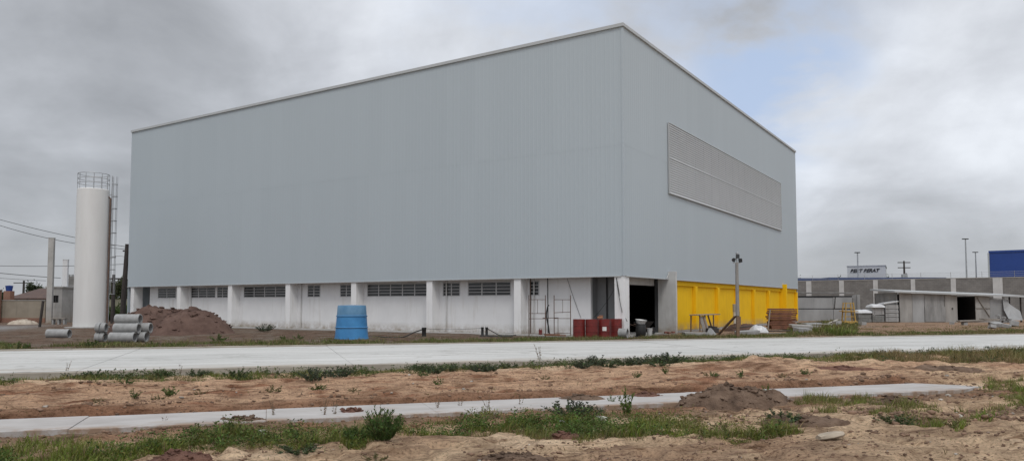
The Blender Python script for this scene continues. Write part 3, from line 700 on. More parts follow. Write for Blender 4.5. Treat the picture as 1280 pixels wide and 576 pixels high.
x, y = G2(1003, 530); heap('earth_mound', 'low dark clump of clods lying behind the loose old plank', x, y, [(.1, 0, .12, .5), (-.3, .1, .10, .45), (.42, -.05, .09, .3)], .72, .36, M['earth_near'], -.1, .05, 12)
x, y = G2(222, 578); heap('earth_mound', 'small reddish soil heap at the bottom edge of the photograph', x, y, [(0, 0, .13, .38), (.2, 0, .09, .3)], .45, .26, M['earth_red'], 0, .04, 15)
for u, v, a, b_, h_, lab, sd in ((305, 530, .5, .25, .12, 'low brown soil heap by the path edge above the white stone', 21), (440, 520, .28, .16, .13, 'small pointed soil heap by the path behind the big green bush', 22),
                                 (728, 503, .62, .28, .15, 'wide low soil heap on the near path edge left of the leafy stalk', 23), (806, 499, .45, .22, .13, 'soil heap on the near path edge right of the leafy stalk', 24),
                                 (645, 573, .5, .13, .06, 'flat dark clump of clods at the bottom centre of the sandy foreground', 25), (705, 545, .34, .14, .07, 'small flat dark clod patch below the green weeds in mid foreground', 26),
                                 (1120, 503, .6, .22, .10, 'low grey brown soil heap below the right end of the path', 27), (1060, 457, .9, .3, .10, 'low reddish spoil heap beside the road verge on the right', 28), (1190, 462, 1.1, .35, .11, 'long dark spoil heap below the grassy verge at the right edge', 29)):
    x, y = G2(u, v); heap('earth_mound', lab, x, y, [(0, 0, h_, a * .8), (a * .35, .03, h_ * .8, a * .5), (-a * .4, 0, h_ * .7, a * .5)], a, b_, M['earth_near'] if sd % 2 else M['earth_red'], 0, .05, sd, nr=26, na=60)
x, y = G(28, 405); heap('sand_pile', 'small pale sand pile on the grey street before the beige boundary wall', x, y, [(0, 0, .42, 1.3)], 1.3, 1.0, M['palesand'], 0, .03, 33, 'sand pile', nr=24, na=60)

# ------------------------------------------------------------------ CONCRETE PIPES
def pipe_mb(L_=1.02, R=.215, wall=.035, n=32):
    T_ = Matrix.Rotation(PI / 2, 4, 'Y'); mb = MB(); h = L_ / 2
    prof = [(R - wall, -h), (R, -h + .004), (R, h - .13), (R + .006, h - .12), (R + .006, h - .004), (R - wall, h), (R - wall, -h)]
    return mb.lathe(prof, n, 0, T_, False, False)
pipe0 = pipe_mb().build('concrete_pipe', M['concrete'], None, True)
tag(pipe0, 'single grey concrete pipe lying alone on the dirt before the white water tower', 'pipe', 'concrete pipes on the site')
x, y = G(73, 422.5); pipe0.location = (x, y, .215); pipe0.rotation_euler = (0, 0, .03)
sx_, sy_ = G(150, 428.3); Dp = .432
for lab, dx, row, lay in (('front bottom concrete pipe of the stack beside the earth mound', .0, 0, 0), ('second bottom concrete pipe, half hidden behind the front one of the stack', .27, 1, 0),
                          ('rearmost bottom concrete pipe in the stack beside the earth mound', .1, 2, 0),
                          ('middle-layer concrete pipe at the front of the stack, under the top pipe', .06, .5, 1), ('middle-layer concrete pipe further back whose end sticks out to the right', .35, 1.5, 1),
                          ('topmost concrete pipe of the stack beside the earth mound', .0, 1, 2)):
    p = dup(pipe0, (sx_ + dx, sy_ + .2 + row * Dp, .215 + lay * Dp * .866), .02 + rnd.uniform(-.03, .03), lab)
rp = None
for i, (dx, lay, lab) in enumerate(((-.98, 0, 'lower left short concrete ring next to the pipe stack'), (-.76, 0, 'lower right short concrete ring next to the pipe stack'), (-.94, 1, 'upper left short concrete ring next to the pipe stack'), (-.73, 1, 'upper right short concrete ring next to the pipe stack'))):
    o = pipe_mb(.19, .2, .035).build('concrete_ring', M['concrete'], None, True); o.location = (sx_ + dx - .34, sy_ + .75 - .02 * lay, .2 + lay * .4); o.rotation_euler = (0, 0, rnd.uniform(-.12, .12))
    tag(o, lab, 'concrete ring', 'short concrete rings by the pipe stack')
o = pipe_mb(.42, .225, .04).build('concrete_ring', M['concrete'], None, True); x, y = G(780, 422.3); o.location = (x, y + .2, .225); o.rotation_euler = (0, 0, -.45)
tag(o, 'short grey concrete pipe piece lying beside the red drums at the warehouse corner', 'concrete ring')

# ------------------------------------------------------------------ BLUE TANK
x, y = G(435, 424.5)
t_ = thing('blue_tank', 'bright blue plastic water tank standing upside down on the verge before the warehouse', 'tank', (x, y + .75, 0), .2)
zt = W(435, 381, y + .6).z
prof = [(.78, 0), (.775, .06), (.755, .07)]
for k in range(1, 3):
    z = zt * k / 3 + .02; rr = .755 - .11 * (z / zt)
    prof += [(rr, z - .03), (rr + .025, z - .015), (rr + .025, z + .015), (rr - .004, z + .03)]
MB().lathe(prof, 40, 0, None, True, False).build('tank_body', M['bluepoly'], t_, True)
z = zt * 2 / 3 + .05
MB().lathe([(.755 - .11 * (z / zt) - .004, z), (.645, zt - .07), (.62, zt - .015), (.0, zt)], 40, 0, None, False, False).build('tank_bottom', M['bluepoly_light'], t_, True)
mb = MB()
for k in (1, 2):
    z = zt * k / 3 + .02; mb.ring((0, 0, z), .755 - .11 * (z / zt) + .026, .012, 40)
mb.build('rib', M['bluepoly_light'], t_, True)

# ------------------------------------------------------------------ STUBS, HOSES
def stub(u, v, w, label):
    x, y = G(u, v); o = thing('stub_post', label, 'post', (x, y, 0), 0, 'short black stub posts along the verge')
    MB().lathe([(w * .55, -.1), (w * .55, .02), (w * .42, .05), (w * .44, .38), (w * .5, .40), (w * .5, .46), (w * .3, .47)], 14).build('post_body', M['black'], o, True)
    pts = [(w * .42 * math.cos(a), 0, .46 + .1 * math.sin(a)) for a in np.linspace(0, PI, 9)]
    MB().tube(pts, .012, 5).build('rope_loop', M['plastic_white'], o, True)
    return o
stub(530, 421, .24, 'thick black stub post alone on the verge right of the blue tank')
stub(603, 420.6, .15, 'left one of two thin black stub posts side by side on the verge'); stub(608.3, 420.6, .15, 'right one of two thin black stub posts side by side on the verge')
def hose(label, pts, r, name='hose', cat='hose', m=None):
    P_ = [Vector(p) for p in pts]; out = []
    for i in range(len(P_) - 1):                                     # Catmull-Rom
        p0, p1, p2, p3 = P_[max(i - 1, 0)], P_[i], P_[i + 1], P_[min(i + 2, len(P_) - 1)]
        for k in range(6):
            f = k / 6; out.append(.5 * ((2 * p1) + (p2 - p0) * f + (2 * p0 - 5 * p1 + 4 * p2 - p3) * f * f + (3 * p1 - p0 - 3 * p2 + p3) * f ** 3))
    out.append(P_[-1])
    return tag(MB().tube(out, r, 6).build(name, m or M['black'], None, True), label, cat)
def gp(u, v, z): x, y = G(u, v); return (x, y, z)
hose('black hose drooping from the thick stub post down to the left along the ground', [gp(529, 421, .38), gp(516, 421.5, .22), gp(505, 422, .05), gp(490, 422.5, .03), gp(470, 421, .03), gp(452, 421, .03)], .028)
hose('thin cable strung low between the stub posts in front of the white wall', [gp(531, 421, .40), gp(566, 421, .37), gp(602, 420.6, .42)], .009, 'cable', 'cable')
hose('black hose drooping from the pair of stub posts to the right', [gp(609, 420.6, .40), gp(617, 420.4, .22), gp(624, 420.2, .07), gp(634, 420, .04), gp(645, 419.5, .04)], .022)
hose('thick black pipe lying on the ground right of the two stub posts', [gp(600, 421.2, .05), gp(620, 421.4, .05), gp(641, 421.4, .05)], .05, 'black_pipe', 'pipe')
p = BW(.42, 4.5); hose('black hose hanging down the wall behind the left scaffold frame', [(p.x, p.y, 1.55), (p.x - .07, p.y - .03, 1.45), (p.x - .14, p.y - .05, 1.0), (p.x - .05, p.y - .06, .55), (p.x + .02, p.y - .1, .05)], .04)

# ------------------------------------------------------------------ SCAFFOLD FRAMES, DRUMS
def scaffold(u, v, lab, extra):
    x, y = G(u, v); o = thing('scaffolding', lab, 'scaffold', (x, y, 0), .12 if not extra else -.08, 'rusty scaffold frames at the white wall')
    w, h_ = .83, 2.05
    for sx in (-1, 1): MB().tube([(sx * w / 2, 0, -.02), (sx * w / 2, 0, h_)], .022, 7).build('leg', M['rust'], o, True)
    for z in (1.83, 1.14 if not extra else 1.17, .88, .14): MB().tube([(-w / 2, 0, z), (w / 2, 0, z + (.04 if extra and z == 1.17 else 0))], .017, 6).build('rung', M['rust'], o, True)
    MB().tube([(0.02, 0, 1.15), (0.02, 0, 1.83)], .012, 6).build('spindle', M['rust'], o, True)
    if extra: MB().tube([(-.22, 0, .1), (-.22, 0, .88)], .016, 6).build('spindle', M['rust'], o, True)
    return o
scaffold(671.5, 420.3, 'rusty steel scaffold frame at the white wall, the left one beside the column', 0)
scaffold(703, 419.6, 'rusty steel scaffold frame at the white wall, the right one beside the red drums', 1)
x, y = G(687, 419.8); tag(MB().tube([(x - .35, y, .9), (x + .45, y + .02, .92)], .02, 6).build('scaffold_tube', M['rust'], None, True), 'thin steel tube linking the two scaffold frames', 'tube')
for i, (u, v, L_, a, lab) in enumerate(((694, 420.5, 1.05, .05, 'reddish board lying on the ground under the scaffold frames, the nearer one'), (690, 419.2, .8, -.1, 'reddish board lying on the ground under the scaffold frames, the farther one'))):
    x, y = G(u, v); tag(MB().cbox((0, 0, .045), (L_, .2, .05)).build('board', M['redwood'], None, bevel=.004, loc=(x, y, .02), rot=(0, .02, a)), lab, 'board', 'boards under the scaffold')
x, y = G(675.5, 418.6); jc = thing('jerrycan', 'small red plastic can at the foot of the left scaffold frame', 'jerrycan', (x, y, .02))
MB().box(-.09, .09, -.06, .06, 0, .26).build('can_body', M['red'], jc, bevel=.02); MB().tube([(-.03, 0, .26), (-.03, 0, .31)], .02, 8).build('cap', M['black'], jc, True); MB().tube([(-.06, 0, .25), (-.04, 0, .33), (.05, 0, .33), (.07, 0, .25)], .012, 6).build('handle', M['red'], jc, True)
def drum():
    o = thing('oil_drum', 'x', 'drum', (0, 0, 0), 0, 'red steel drums at the warehouse corner'); R = .29
    prof = [(R - .01, 0), (R, .012), (R, .285), (R + .014, .295), (R + .014, .305), (R, .315), (R, .565), (R + .014, .575), (R + .014, .585), (R, .595), (R, .868), (R + .006, .876), (R - .012, .88), (R - .02, .862)]
    MB().lathe(prof, 32).build('drum_body', M['red'], o, True)
    MB().lathe([(.03, .862), (.03, .876)], 12, 0, Matrix.Translation((.17, 0, 0))).build('bung', M['galv'], o, True)
    return o
d0 = drum(); first = True
for u, v, lab in ((724.5, 422.4, 'leftmost of the front red drums, standing next to the scaffold frames'), (740.2, 422.6, 'second front red drum from the left, without a label'), (755.6, 422.2, 'red drum in the front row with a white square label'), (771, 421.6, 'rightmost front red drum, next to the short concrete pipe piece'),
                  (733, 418.6, 'red drum in the rear row behind the gap of the two left front drums'), (749, 418.4, 'red drum in the rear row behind the labelled drum'), (765, 418.2, 'red drum in the rear row nearest the corner column')):
    x, y = G(u, v); y += .25
    o = d0 if first else dup(d0); first = False
    o.location = (x, y, .01); o.rotation_euler = (0, 0, rnd.uniform(0, 6)); o['label'] = lab
    if 'white square' in lab:
        a = math.atan2(-y, -x) + .15; aa = np.linspace(a - .38, a + .3, 7) - o.rotation_euler.z; vs = []
        for q in aa: vs += [(.293 * math.cos(q), .293 * math.sin(q), .33), (.293 * math.cos(q), .293 * math.sin(q), .52)]
        MB().add(vs, [(2 * i, 2 * i + 2, 2 * i + 3, 2 * i + 1) for i in range(6)]).build('drum_label', M['paper'], o)
    if 'labelled' in lab: bx_, by_ = x, y
x, y = G(752, 421); tag(MB().cbox((0, 0, .05), (.28, .16, .10)).cbox((.05, .01, .13), (.22, .13, .06), (0, 0, .3)).build('rag', mat('orange_cloth', (.42, .20, .11), (.28, .13, .08), 5, .9), None, bevel=.03, loc=(x, y + .62, .885)), 'crumpled dull orange cloth on top of the red drums', 'cloth')

# doorway clutter
p = BW(1.35, -.25); bar_ = thing('barrel', 'black barrel standing at the left side of the dark doorway under a white basin', 'barrel', p)
MB().lathe([(.2, 0), (.24, .05), (.26, .3), (.24, .58), (.22, .62)], 24).build('barrel_body', M['black'], bar_, True); MB().ring((0, 0, .6), .235, .015, 24).build('hoop', M['black'], bar_, True)
bs = MB().lathe([(.17, 0), (.2, .01), (.27, .19), (.29, .2), (.26, .19), (.18, .03), (0, .03)], 28).build('basin', M['plastic_white'], None, True); bs.location = (p.x, p.y, .62); bs.rotation_euler = (.12, .1, 0); tag(bs, 'white plastic basin resting on the black barrel in the doorway', 'basin')
p = BW(1.75, -.55); bk = thing('bucket', 'white plastic bucket on the floor of the dark doorway', 'bucket', (p.x, p.y, .03))
MB().lathe([(.11, 0), (.145, .34), (.155, .345), (.155, .37), (.14, .37), (.105, .02), (0, .02)], 24).build('bucket_body', M['plastic_white'], bk, True)
MB().tube([(.15 * math.cos(a), .02 - .1 * math.sin(a), .34 - .13 * math.sin(a)) for a in np.linspace(0, PI, 9)], .005, 5).build('handle', M['galv'], bk, True)
p = BW(3.1, .35); wb = thing('wheelbarrow', 'dark wheelbarrow parked in the shade of the doorway', 'wheelbarrow', (p.x, p.y, .045), .5)
mb = MB(); mb.add([(-.45, -.3, .62), (.45, -.33, .66), (.45, .33, .66), (-.45, .3, .62), (-.3, -.18, .32), (.2, -.18, .32), (.2, .18, .32), (-.3, .18, .32)], [(0, 4, 5, 1), (1, 5, 6, 2), (2, 6, 7, 3), (3, 7, 4, 0), (4, 7, 6, 5)]); mb.build('tray', M['black'], wb)
for sy in (-1, 1): MB().tube([(.62, sy * .05, .18), (.1, sy * .2, .3), (-.85, sy * .28, .55)], .018, 6).build('handle', M['rust'], wb, True); MB().tube([(-.2, sy * .2, .35), (-.28, sy * .22, 0)], .016, 6).build('leg', M['rust'], wb, True)
MB().lathe([(.08, -.035), (.18, -.04), (.18, .04), (.08, .035)], 20, 0, Matrix.Translation((.62, 0, .18)) @ Matrix.Rotation(PI / 2, 4, 'X')).build('wheel', M['black'], wb, True)
for i, (X, Y, a) in enumerate(((4.5, -.35, .3), (4.9, -.15, 1.2), (4.2, -.6, 2.0), (5.1, -.5, .8))):
    p = BW(X, Y, .045); tag(MB().cbox((0, 0, .05), (.22, .11, .09)).build('brick', mat('red_clay', (.26, .1, .07), (.18, .075, .055), 6, .9) if i == 0 else bpy.data.materials['red_clay'], None, bevel=.008, loc=p, rot=(0, 0, a)), 'loose red brick on the slab in front of the doorway', 'brick', 'loose bricks in front of the doorway')

# ------------------------------------------------------------------ YELLOW SIDE
p = BW(8.55, -1.1); tr = thing('trestle_table', 'rough wooden trestle workbench with a long plank top before the yellow wall', 'workbench', p, PI / 2 - TH)
MB().box(-1.75, 1.9, -.3, .3, .98, 1.03).build('tabletop', M['greywood'], tr, bevel=.005)
for a, b_ in (((-.2, -.25, .97), (.55, -.28, 0)), ((-.2, .25, .97), (.55, .28, 0)), ((.75, -.25, .97), (.75, -.26, 0)), ((.75, .25, .97), (.75, .26, 0)), ((-1.6, -.25, .97), (-1.65, -.26, 0)), ((-1.6, .25, .97), (-1.65, .26, 0))):
    MB().bar(a, b_, .08, .06).build('leg', M['wood'], tr)
for i, (dx, a, m_) in enumerate(((-1.45, .08, 'greywood'), (-1.15, -.05, 'greywood'), (-.9, .1, 'wood'), (-.65, -.12, 'greywood'))):
    q = BW(8.55 + dx, -1.55, 0); tag(MB().box(-.13, .13, -.02, .02, -.03, .98).build('board', M[m_], None, bevel=.004, loc=q, rot=(-.28, a, PI / 2 - TH)), 'short grey board leaning upright against the trestle workbench', 'board', 'boards leaning on the trestle workbench')
p = BW(7.4, -1.9); tag(MB().cbox((0, 0, .14), (.6, .4, .28)).cbox((.05, .03, .33), (.45, .3, .12), (.1, .1, .3)).build('debris_box', M['darkwood'], None, bevel=.02, loc=p, rot=(0, 0, .4)), 'dark box of debris below the left end of the trestle workbench', 'box')
p = BW(16.3, -.55); wp = thing('pipe_post', 'short white pipe post with grey top standing before the yellow wall', 'post', p)
zt = W(909, 380, p.y).z; zm_ = W(909, 389, p.y).z
MB().lathe([(.15, -.1), (.15, zm_)], 20).build('post_body', M['plastic_white'], wp, True); MB().lathe([(.165, zm_ - .03), (.165, zt), (.15, zt + .01)], 20).build('post_top', M['slabconc'], wp, True)
x, y = G(922.5, 421.3); lm = thing('floodlight_pole', 'slim pole with three black floodlights in front of the yellow wall', 'light pole', (x, y, 0))
zt = W(922, 328, y).z; zj = W(922, 392, y).z
MB().tube([(0, 0, zj - .1), (0, 0, zt)], [.095, .075], 12).build('pole', M['postconc'], lm, True)
MB().bar((.0, .03, -.2), (.01, .0, zj + .12), .15, .13).build('stub', M['wood'], lm); MB().bar((.1, -.02, .5), (.1, -.02, 1.0), .09, .05).build('splice', M['wood'], lm)
def flood(c, rz, tilt, lab=None):
    T_ = Matrix.Translation(c) @ Matrix.Rotation(rz, 4, 'Z') @ Matrix.Rotation(tilt, 4, 'X')
    f = MB().box(-.085, .085, -.045, .045, -.095, .095, 0, T_).box(-.05, .05, .045, .1, -.05, .05, 0, T_).build('floodlight', M['black'], lm, bevel=.015)
    MB().box(-.07, .07, -.049, -.0455, -.08, .08, 0, T_).build('lens', M['lens'], f)
mb = MB(); mb.bar((-.18, 0, zt - .02), (.18, 0, zt - .02), .04); mb.tube([(0, 0, zt), (0, 0, zt + .22)], .03, 8); mb.build('bracket', M['galv'], lm)
flood((-.15, -.06, zt + .12), .9, .3); flood((.16, -.06, zt + .1), -.7, .3); flood((.03, -.06, zt + .30), -.2, .35)
MB().lathe([(.06, 0), (.075, .05), (.055, .11), (0, .13)], 16, 0, Matrix.Translation((.03, 0, zt + .40))).build('lamp_cap', M['galv'], lm, True)
a = Vector(gp(896, 420, .0)); b_ = Vector((x - .09, y + .08, W(921, 395, y).z))
tag(MB().bar(a, b_, .16, .05).build('leaning_plank', M['wood'], None, bevel=.004), 'long brown plank leaning against the floodlight pole', 'plank')
# lumber stack
lx, ly = G(979, 411.2); LR = -.18
tall = W(980, 385.5, ly + .3).z; n = 11; th = tall / n
fd = [MB().box(-.85, .85, -.075, .075, 0, th * .86).build('stacked_board', M['redwood'], None, bevel=.006) for _ in range(1)][0]
k0 = True
for i in range(n):
    for j in range(3):
        o = fd if k0 else dup(fd); k0 = False
        off = rnd.uniform(-.10, .10); dy = j * .55 + rnd.uniform(-.04, .04); c, s_ = math.cos(LR), math.sin(LR)
        o.location = (lx + off * c - dy * s_, ly + off * s_ + dy * c, .02 + i * th); o.rotation_euler = (0, rnd.uniform(-.012, .012), LR + rnd.uniform(-.03, .03))
        o.scale = (rnd.uniform(.9, 1.04), rnd.uniform(.9, 1.3), rnd.uniform(.8, 1.06))
        tag(o, 'brown sawn board in the lumber stack at the far end of the yellow wall', 'board', 'boards of the brown lumber stack')
for i in range(n - 1):     # bearers between layers
    for sx in (-.6, .6):
        pass
for sx, lab in ((-1.02, 'thin stake leaning against the left end of the lumber stack'),):
    c = Vector((lx + sx, ly - .1, -.03)); tag(MB().bar(c, (c.x + .22, c.y + .15, tall * .95), .07, .05).build('stake', M['greywood'], None), lab, 'stake')
# rubble on the verge
def slab(name, lab, u, v, size, rot, m, cat, grp=None, z=0.0, bev=.01):
    x, y = G(u, v); return tag(MB().cbox((0, 0, 0), size).build(name, M[m], None, bevel=bev, loc=(x, y, max(hz(x, y), 0) + size[2] / 2 + z - .02), rot=rot), lab, cat, grp)
slab('concrete_slab', 'flat grey concrete slab on the verge left of the leaning plank', 872, 418.5, (1.5, .5, .16), (.02, .02, .1), 'slabconc', 'slab')
slab('concrete_slab', 'thin grey slab lying right of the floodlight pole among rubble', 934, 418, (1.2, .6, .22), (.05, -.06, -.1), 'concrete', 'slab')
slab('board', 'dark flat board on the rubble right of the floodlight pole', 935, 415, (1.6, .4, .05), (.03, -.08, .05), 'darkwood', 'board', None, .28)
slab('board', 'grey board lying flat in front of the lumber stack, lower one', 970, 417, (1.8, .3, .06), (0, .02, .05), 'greywood', 'board')
slab('board', 'dark board lying flat in front of the lumber stack, upper one', 968, 416, (1.7, .3, .06), (0, -.02, -.05), 'darkwood', 'board', None, .09)
slab('concrete_slab', 'pale concrete slab lying on rubble right of the lumber stack', 1001, 413.5, (1.2, .8, .14), (.06, .05, -.1), 'slabconc', 'slab', None, .22)
slab('concrete_block', 'broken grey block supporting the pale slab right of the lumber stack', 1003, 415.5, (.9, .5, .3), (.1, .05, .3), 'concrete', 'block', None, -.02)
slab('concrete_slab', 'lower pale slab of a low pair beside the lumber stack', 1013, 410, (1.4, .7, .16), (0, .02, .1), 'eps_light', 'slab')
slab('concrete_slab', 'upper pale slab of a low pair beside the lumber stack', 1014, 409.6, (1.2, .6, .14), (0, -.03, .25), 'eps_light', 'slab', None, .18)
slab('concrete_block', 'pale block standing on the grass left of the yellow steel cart', 1046, 406.5, (.6, .4, .35), (0, 0, .5), 'eps_light', 'block')
slab('board', 'pale board tilted on the grass left of the yellow steel cart', 1040, 405.5, (1.2, .18, .05), (.0, -.3, .35), 'stone', 'board', None, .2)
slab('concrete_slab', 'grey slab lying on the grass before the zinc sheet fence', 1022, 407, (2.0, .7, .14), (.03, .02, .05), 'slabconc', 'slab', None, .05)
x, y = G(888.5, 419); mb = MB(); mb.add([(-.28, -.15, 0), (.3, -.2, 0), (.25, .2, 0), (-.25, .18, 0), (-.1, 0, .38), (.02, .05, .42), (.12, -.02, .3)], [(0, 1, 6, 4), (1, 2, 5, 6), (2, 3, 5), (3, 0, 4), (3, 4, 5), (4, 6, 5), (0, 3, 2, 1)])
tag(mb.build('concrete_chunk', M['concrete'], None, bevel=.015, loc=(x, y, -.02)), 'pointed broken concrete chunk beside the foot of the leaning plank', 'concrete chunk')
slab('board', 'long grey board lying on the dirt left of the yellow steel cart', 1018, 411, (2.4, .2, .06), (0, .02, .12), 'greywood', 'board')
slab('board', 'dark board lying across the grass before the zinc sheet shack', 1012, 405, (1.9, .25, .08), (0, -.05, -.2), 'darkwood', 'board', None, .08)
slab('board', 'pale board lying flat on the dirt right of the yellow steel cart', 1095, 408.5, (2.6, .16, .05), (0, 0, .06), 'greywood', 'board')
slab('concrete_block', 'grey block on the dirt between the yellow cart and the panel bundles', 1078, 406, (.5, .35, .25), (0, .05, .4), 'concrete', 'block')
slab('concrete_block', 'small grey block lying before the site shed door', 1190, 405, (.45, .3, .22), (.1, 0, .9), 'concrete', 'block')
slab('board', 'brown board lying on the dirt before the pale shed panels', 1150, 406, (2.2, .2, .06), (0, 0, -.08), 'wood', 'board')
# tarp: crumpled sheet over rubble
def blanket(name, lab, cat, u, v, sx, sy, h_, m, seed):
    x, y = G(u, v); n = 34; g = np.linspace(-1, 1, n); A, B_ = np.meshgrid(g, g)
    env = np.clip(1 - (A ** 2 + B_ ** 2) ** 1.2, 0, 1) ** .6
    z = h_ * env * (.75 + .8 * (fbm(A * 2 + seed, B_ * 2 + 3, 4) - .3)) - .03
    v_ = np.stack([A * sx * (1 - .1 * B_), B_ * sy, z], -1).reshape(-1, 3); f = [(i * n + j, i * n + j + 1, (i + 1) * n + j + 1, (i + 1) * n + j) for i in range(n - 1) for j in range(n - 1)]
    o = MB().add(v_, f).build(name, m, None, True, loc=(x, y, 0)); o.data.polygons.foreach_set('use_smooth', [True] * len(o.data.polygons)); return tag(o, lab, cat)
blanket('tarp', 'crumpled whitish plastic tarp over rubble beside the floodlight pole', 'tarp', 948, 416.5, .55, .5, .5, M['wrap'], 5)
blanket('rubble_pile', 'grey rubble pile behind the foot of the floodlight pole', 'rubble', 928, 414, 1.1, .8, .5, M['earth'], 8)

# ------------------------------------------------------------------ LEFT BACKGROUND
YB = 66.0
def wb_(u, v, Y=YB): return W(u, v, Y)
def vpost(name, lab, u, vt, Y, w, m, cat):
    p = W(u, 400, Y); z = W(u, vt, Y).z; o = thing(name, lab, cat, (p.x, Y, 0), .25)
    MB().box(-w / 2, w / 2, -w / 2, w / 2, -.2, z).build('shaft', m, o, bevel=.02); MB().box(-w / 2 - .02, w / 2 + .02, -w / 2 - .02, w / 2 + .02, z + .001, z + .06).build('cap', m, o); return o
vpost('concrete_column', 'tall slim bare white concrete column standing free left of the water tower', 61.5, 298, 64.5, .42, M['oldwhite'], 'column')
vpost('concrete_column', 'shorter white concrete column beside the water tower with a grey tank beside it', 80, 325, 67.5, .40, M['white'], 'column')
def anchored(name, lab, cat, x0, x1, Y, rz=0.0): return thing(name, lab, cat, (x0, Y, 0), rz)
# stained house wall with little window
a = W(57, 400, 66).x; b_ = W(76.5, 400, 66).x; z = W(66, 359.5, 66).z; w = b_ - a
hs = thing('shed_building', 'stained whitish masonry shed with one small dark window left of the water tower', 'shed', (a, 66, 0))
wa, wb2 = w * .42, w * .78; z0 = W(66, 378, 66).z; z1 = W(66, 369, 66).z
MB().box(0, wa, 0, .2, -.2, z).box(wb2, w, 0, .2, -.2, z).box(wa, wb2, 0, .2, -.2, z0).box(wa, wb2, 0, .2, z1, z).box(0, .2, .2, 4, -.2, z).box(w - .2, w, .2, 4, -.2, z).box(.2, w - .2, 3.8, 4, -.2, z).build('wall', M['oldwhite'], hs)
MB().box(-.1, w + .1, -.1, 4.1, z + .001, z + .12).build('roof', M['oldwhite'], hs)
wn = MB().box(wa, wa + .05, .03, .12, z0, z1).box(wb2 - .05, wb2, .03, .12, z0, z1).box(wa, wb2, .04, .11, z0, z0 + .05).box(wa, wb2, .04, .11, z1 - .05, z1).box((wa + wb2) / 2 - .02, (wa + wb2) / 2 + .02, .05, .1, z0, z1).build('window', M['darkwood'], hs)
MB().box(wa, wb2, .13, .15, z0, z1).build('pane', M['glass'], wn)
a = W(76.8, 400, 68.4).x; b_ = W(104, 400, 68.4).x; z = W(88, 357.5, 68.4).z
h2 = thing('pump_house', 'plain white walled pump house partly hidden behind the water tower', 'building', (a, 68.4, 0))
MB().box(0, b_ - a, 0, 3.5, -.2, z).build('wall', M['white'], h2); MB().box(-.06, b_ - a + .06, -.06, 3.56, z + .001, z + .1).build('roof', M['slabconc'], h2)
a = W(83, 357, 69.5).x; b_ = W(96, 357, 69.5).x; zb = z + .1; zt = W(88, 345.5, 69.5).z
rt = thing('roof_reservoir', 'grey block reservoir with three stubs on the roof of the white pump house', 'reservoir', (a, 69.3, zb + .001))
MB().box(0, b_ - a, 0, 1.6, 0, zt - zb).build('reservoir_body', M['block'], rt)
for k in range(3): MB().lathe([(.09, 0), (.11, .1), (.09, .2)], 10, 0, Matrix.Translation(((b_ - a) * (.18 + .32 * k), .3, zt - zb))).build('vent_stub', M['concrete'], rt, True)
# bench in front
p = W(74, 405, 60.5); bn = thing('bench', 'small rough bench on three legs in front of the white pump house', 'bench', (p.x, 60.5, 0))
MB().box(-.55, .55, -.2, .2, .42, .5).build('bench_top', M['greywood'], bn, bevel=.01)
for sx in (-.45, 0, .45): MB().box(sx - .06, sx + .06, -.15, .15, -.05, .419).build('leg', M['concrete'], bn)
# boundary wall
a = W(-60, 400, 67).x; b_ = W(56, 400, 67).x; z = W(20, 375.5, 67).z
bw = thing('boundary_wall', 'beige rendered boundary wall on a brick base at the left edge', 'wall', (a, 67, 0))
MB().box(0, b_ - a, 0, .2, .38, z).build('wall_face', M['beigewall'], bw); MB().box(-.02, b_ - a + .02, -.04, .24, -.2, .379).build('base', M['brickred'], bw); MB().box(-.02, b_ - a + .02, -.03, .23, z + .001, z + .06).build('coping', M['slabconc'], bw)
# brick pier / outbuilding at far left
a = W(-20, 400, 66.5).x; b_ = W(-2, 400, 66.5).x; z = W(0, 363, 66.5).z
bo = thing('brick_pier', 'unplastered red brick pier at the far left edge', 'pier', (a, 66.3, 0)); MB().box(0, b_ - a, 0, .5, -.2, z).build('brickwork', M['brickred'], bo); MB().box(-.04, b_ - a + .04, -.04, .54, z + .001, z + .09).build('cap', M['slabconc'], bo)
# tiled house
a = W(7, 372, 84).x; b_ = W(58, 372, 84).x; ze = W(30, 372.5, 84).z; zr = W(30, 360.2, 88).z; cx = (a + b_) / 2
th_ = thing('tiled_house', 'low house with a dark clay tile roof behind the beige boundary wall', 'house', (cx, 88, 0)); hw = (b_ - a) / 2
MB().box(-hw + .5, hw - .5, -3.5, 3.5, -.2, ze - .05).build('wall', M['beigewall'], th_)
mb = MB(); rs = hw * .42
mb.add([(-hw, -4, ze), (hw, -4, ze), (hw, 4, ze), (-hw, 4, ze), (-rs, 0, zr), (rs + .6, 0, zr), (-hw, -4, ze - .12), (hw, -4, ze - .12), (hw, 4, ze - .12), (-hw, 4, ze - .12)], [(0, 1, 5, 4), (1, 2, 5), (2, 3, 4, 5), (3, 0, 4), (6, 7, 1, 0), (7, 8, 2, 1), (8, 9, 3, 2), (9, 6, 0, 3), (9, 8, 7, 6)])
mb.build('roof', M['tile'], th_)
a = W(7.5, 360, 80).x; b_ = W(15.5, 360, 80).x; z0 = W(11, 363.5, 80).z; z1 = W(11, 357, 80).z
rt2 = thing('rooftop_tank', 'small dark blue water tank on a frame left of the tiled house', 'tank', ((a + b_) / 2, 80, 0))
MB().lathe([((b_ - a) * .42, z0), ((b_ - a) / 2, z1 - .15), ((b_ - a) / 2 + .03, z1), (0, z1 + .05)], 20).build('tank_body', M['bluebldg'], rt2, True); MB().box(-.35, .35, -.35, .35, -.2, z0 - .001).build('stand', M['brickred'], rt2)
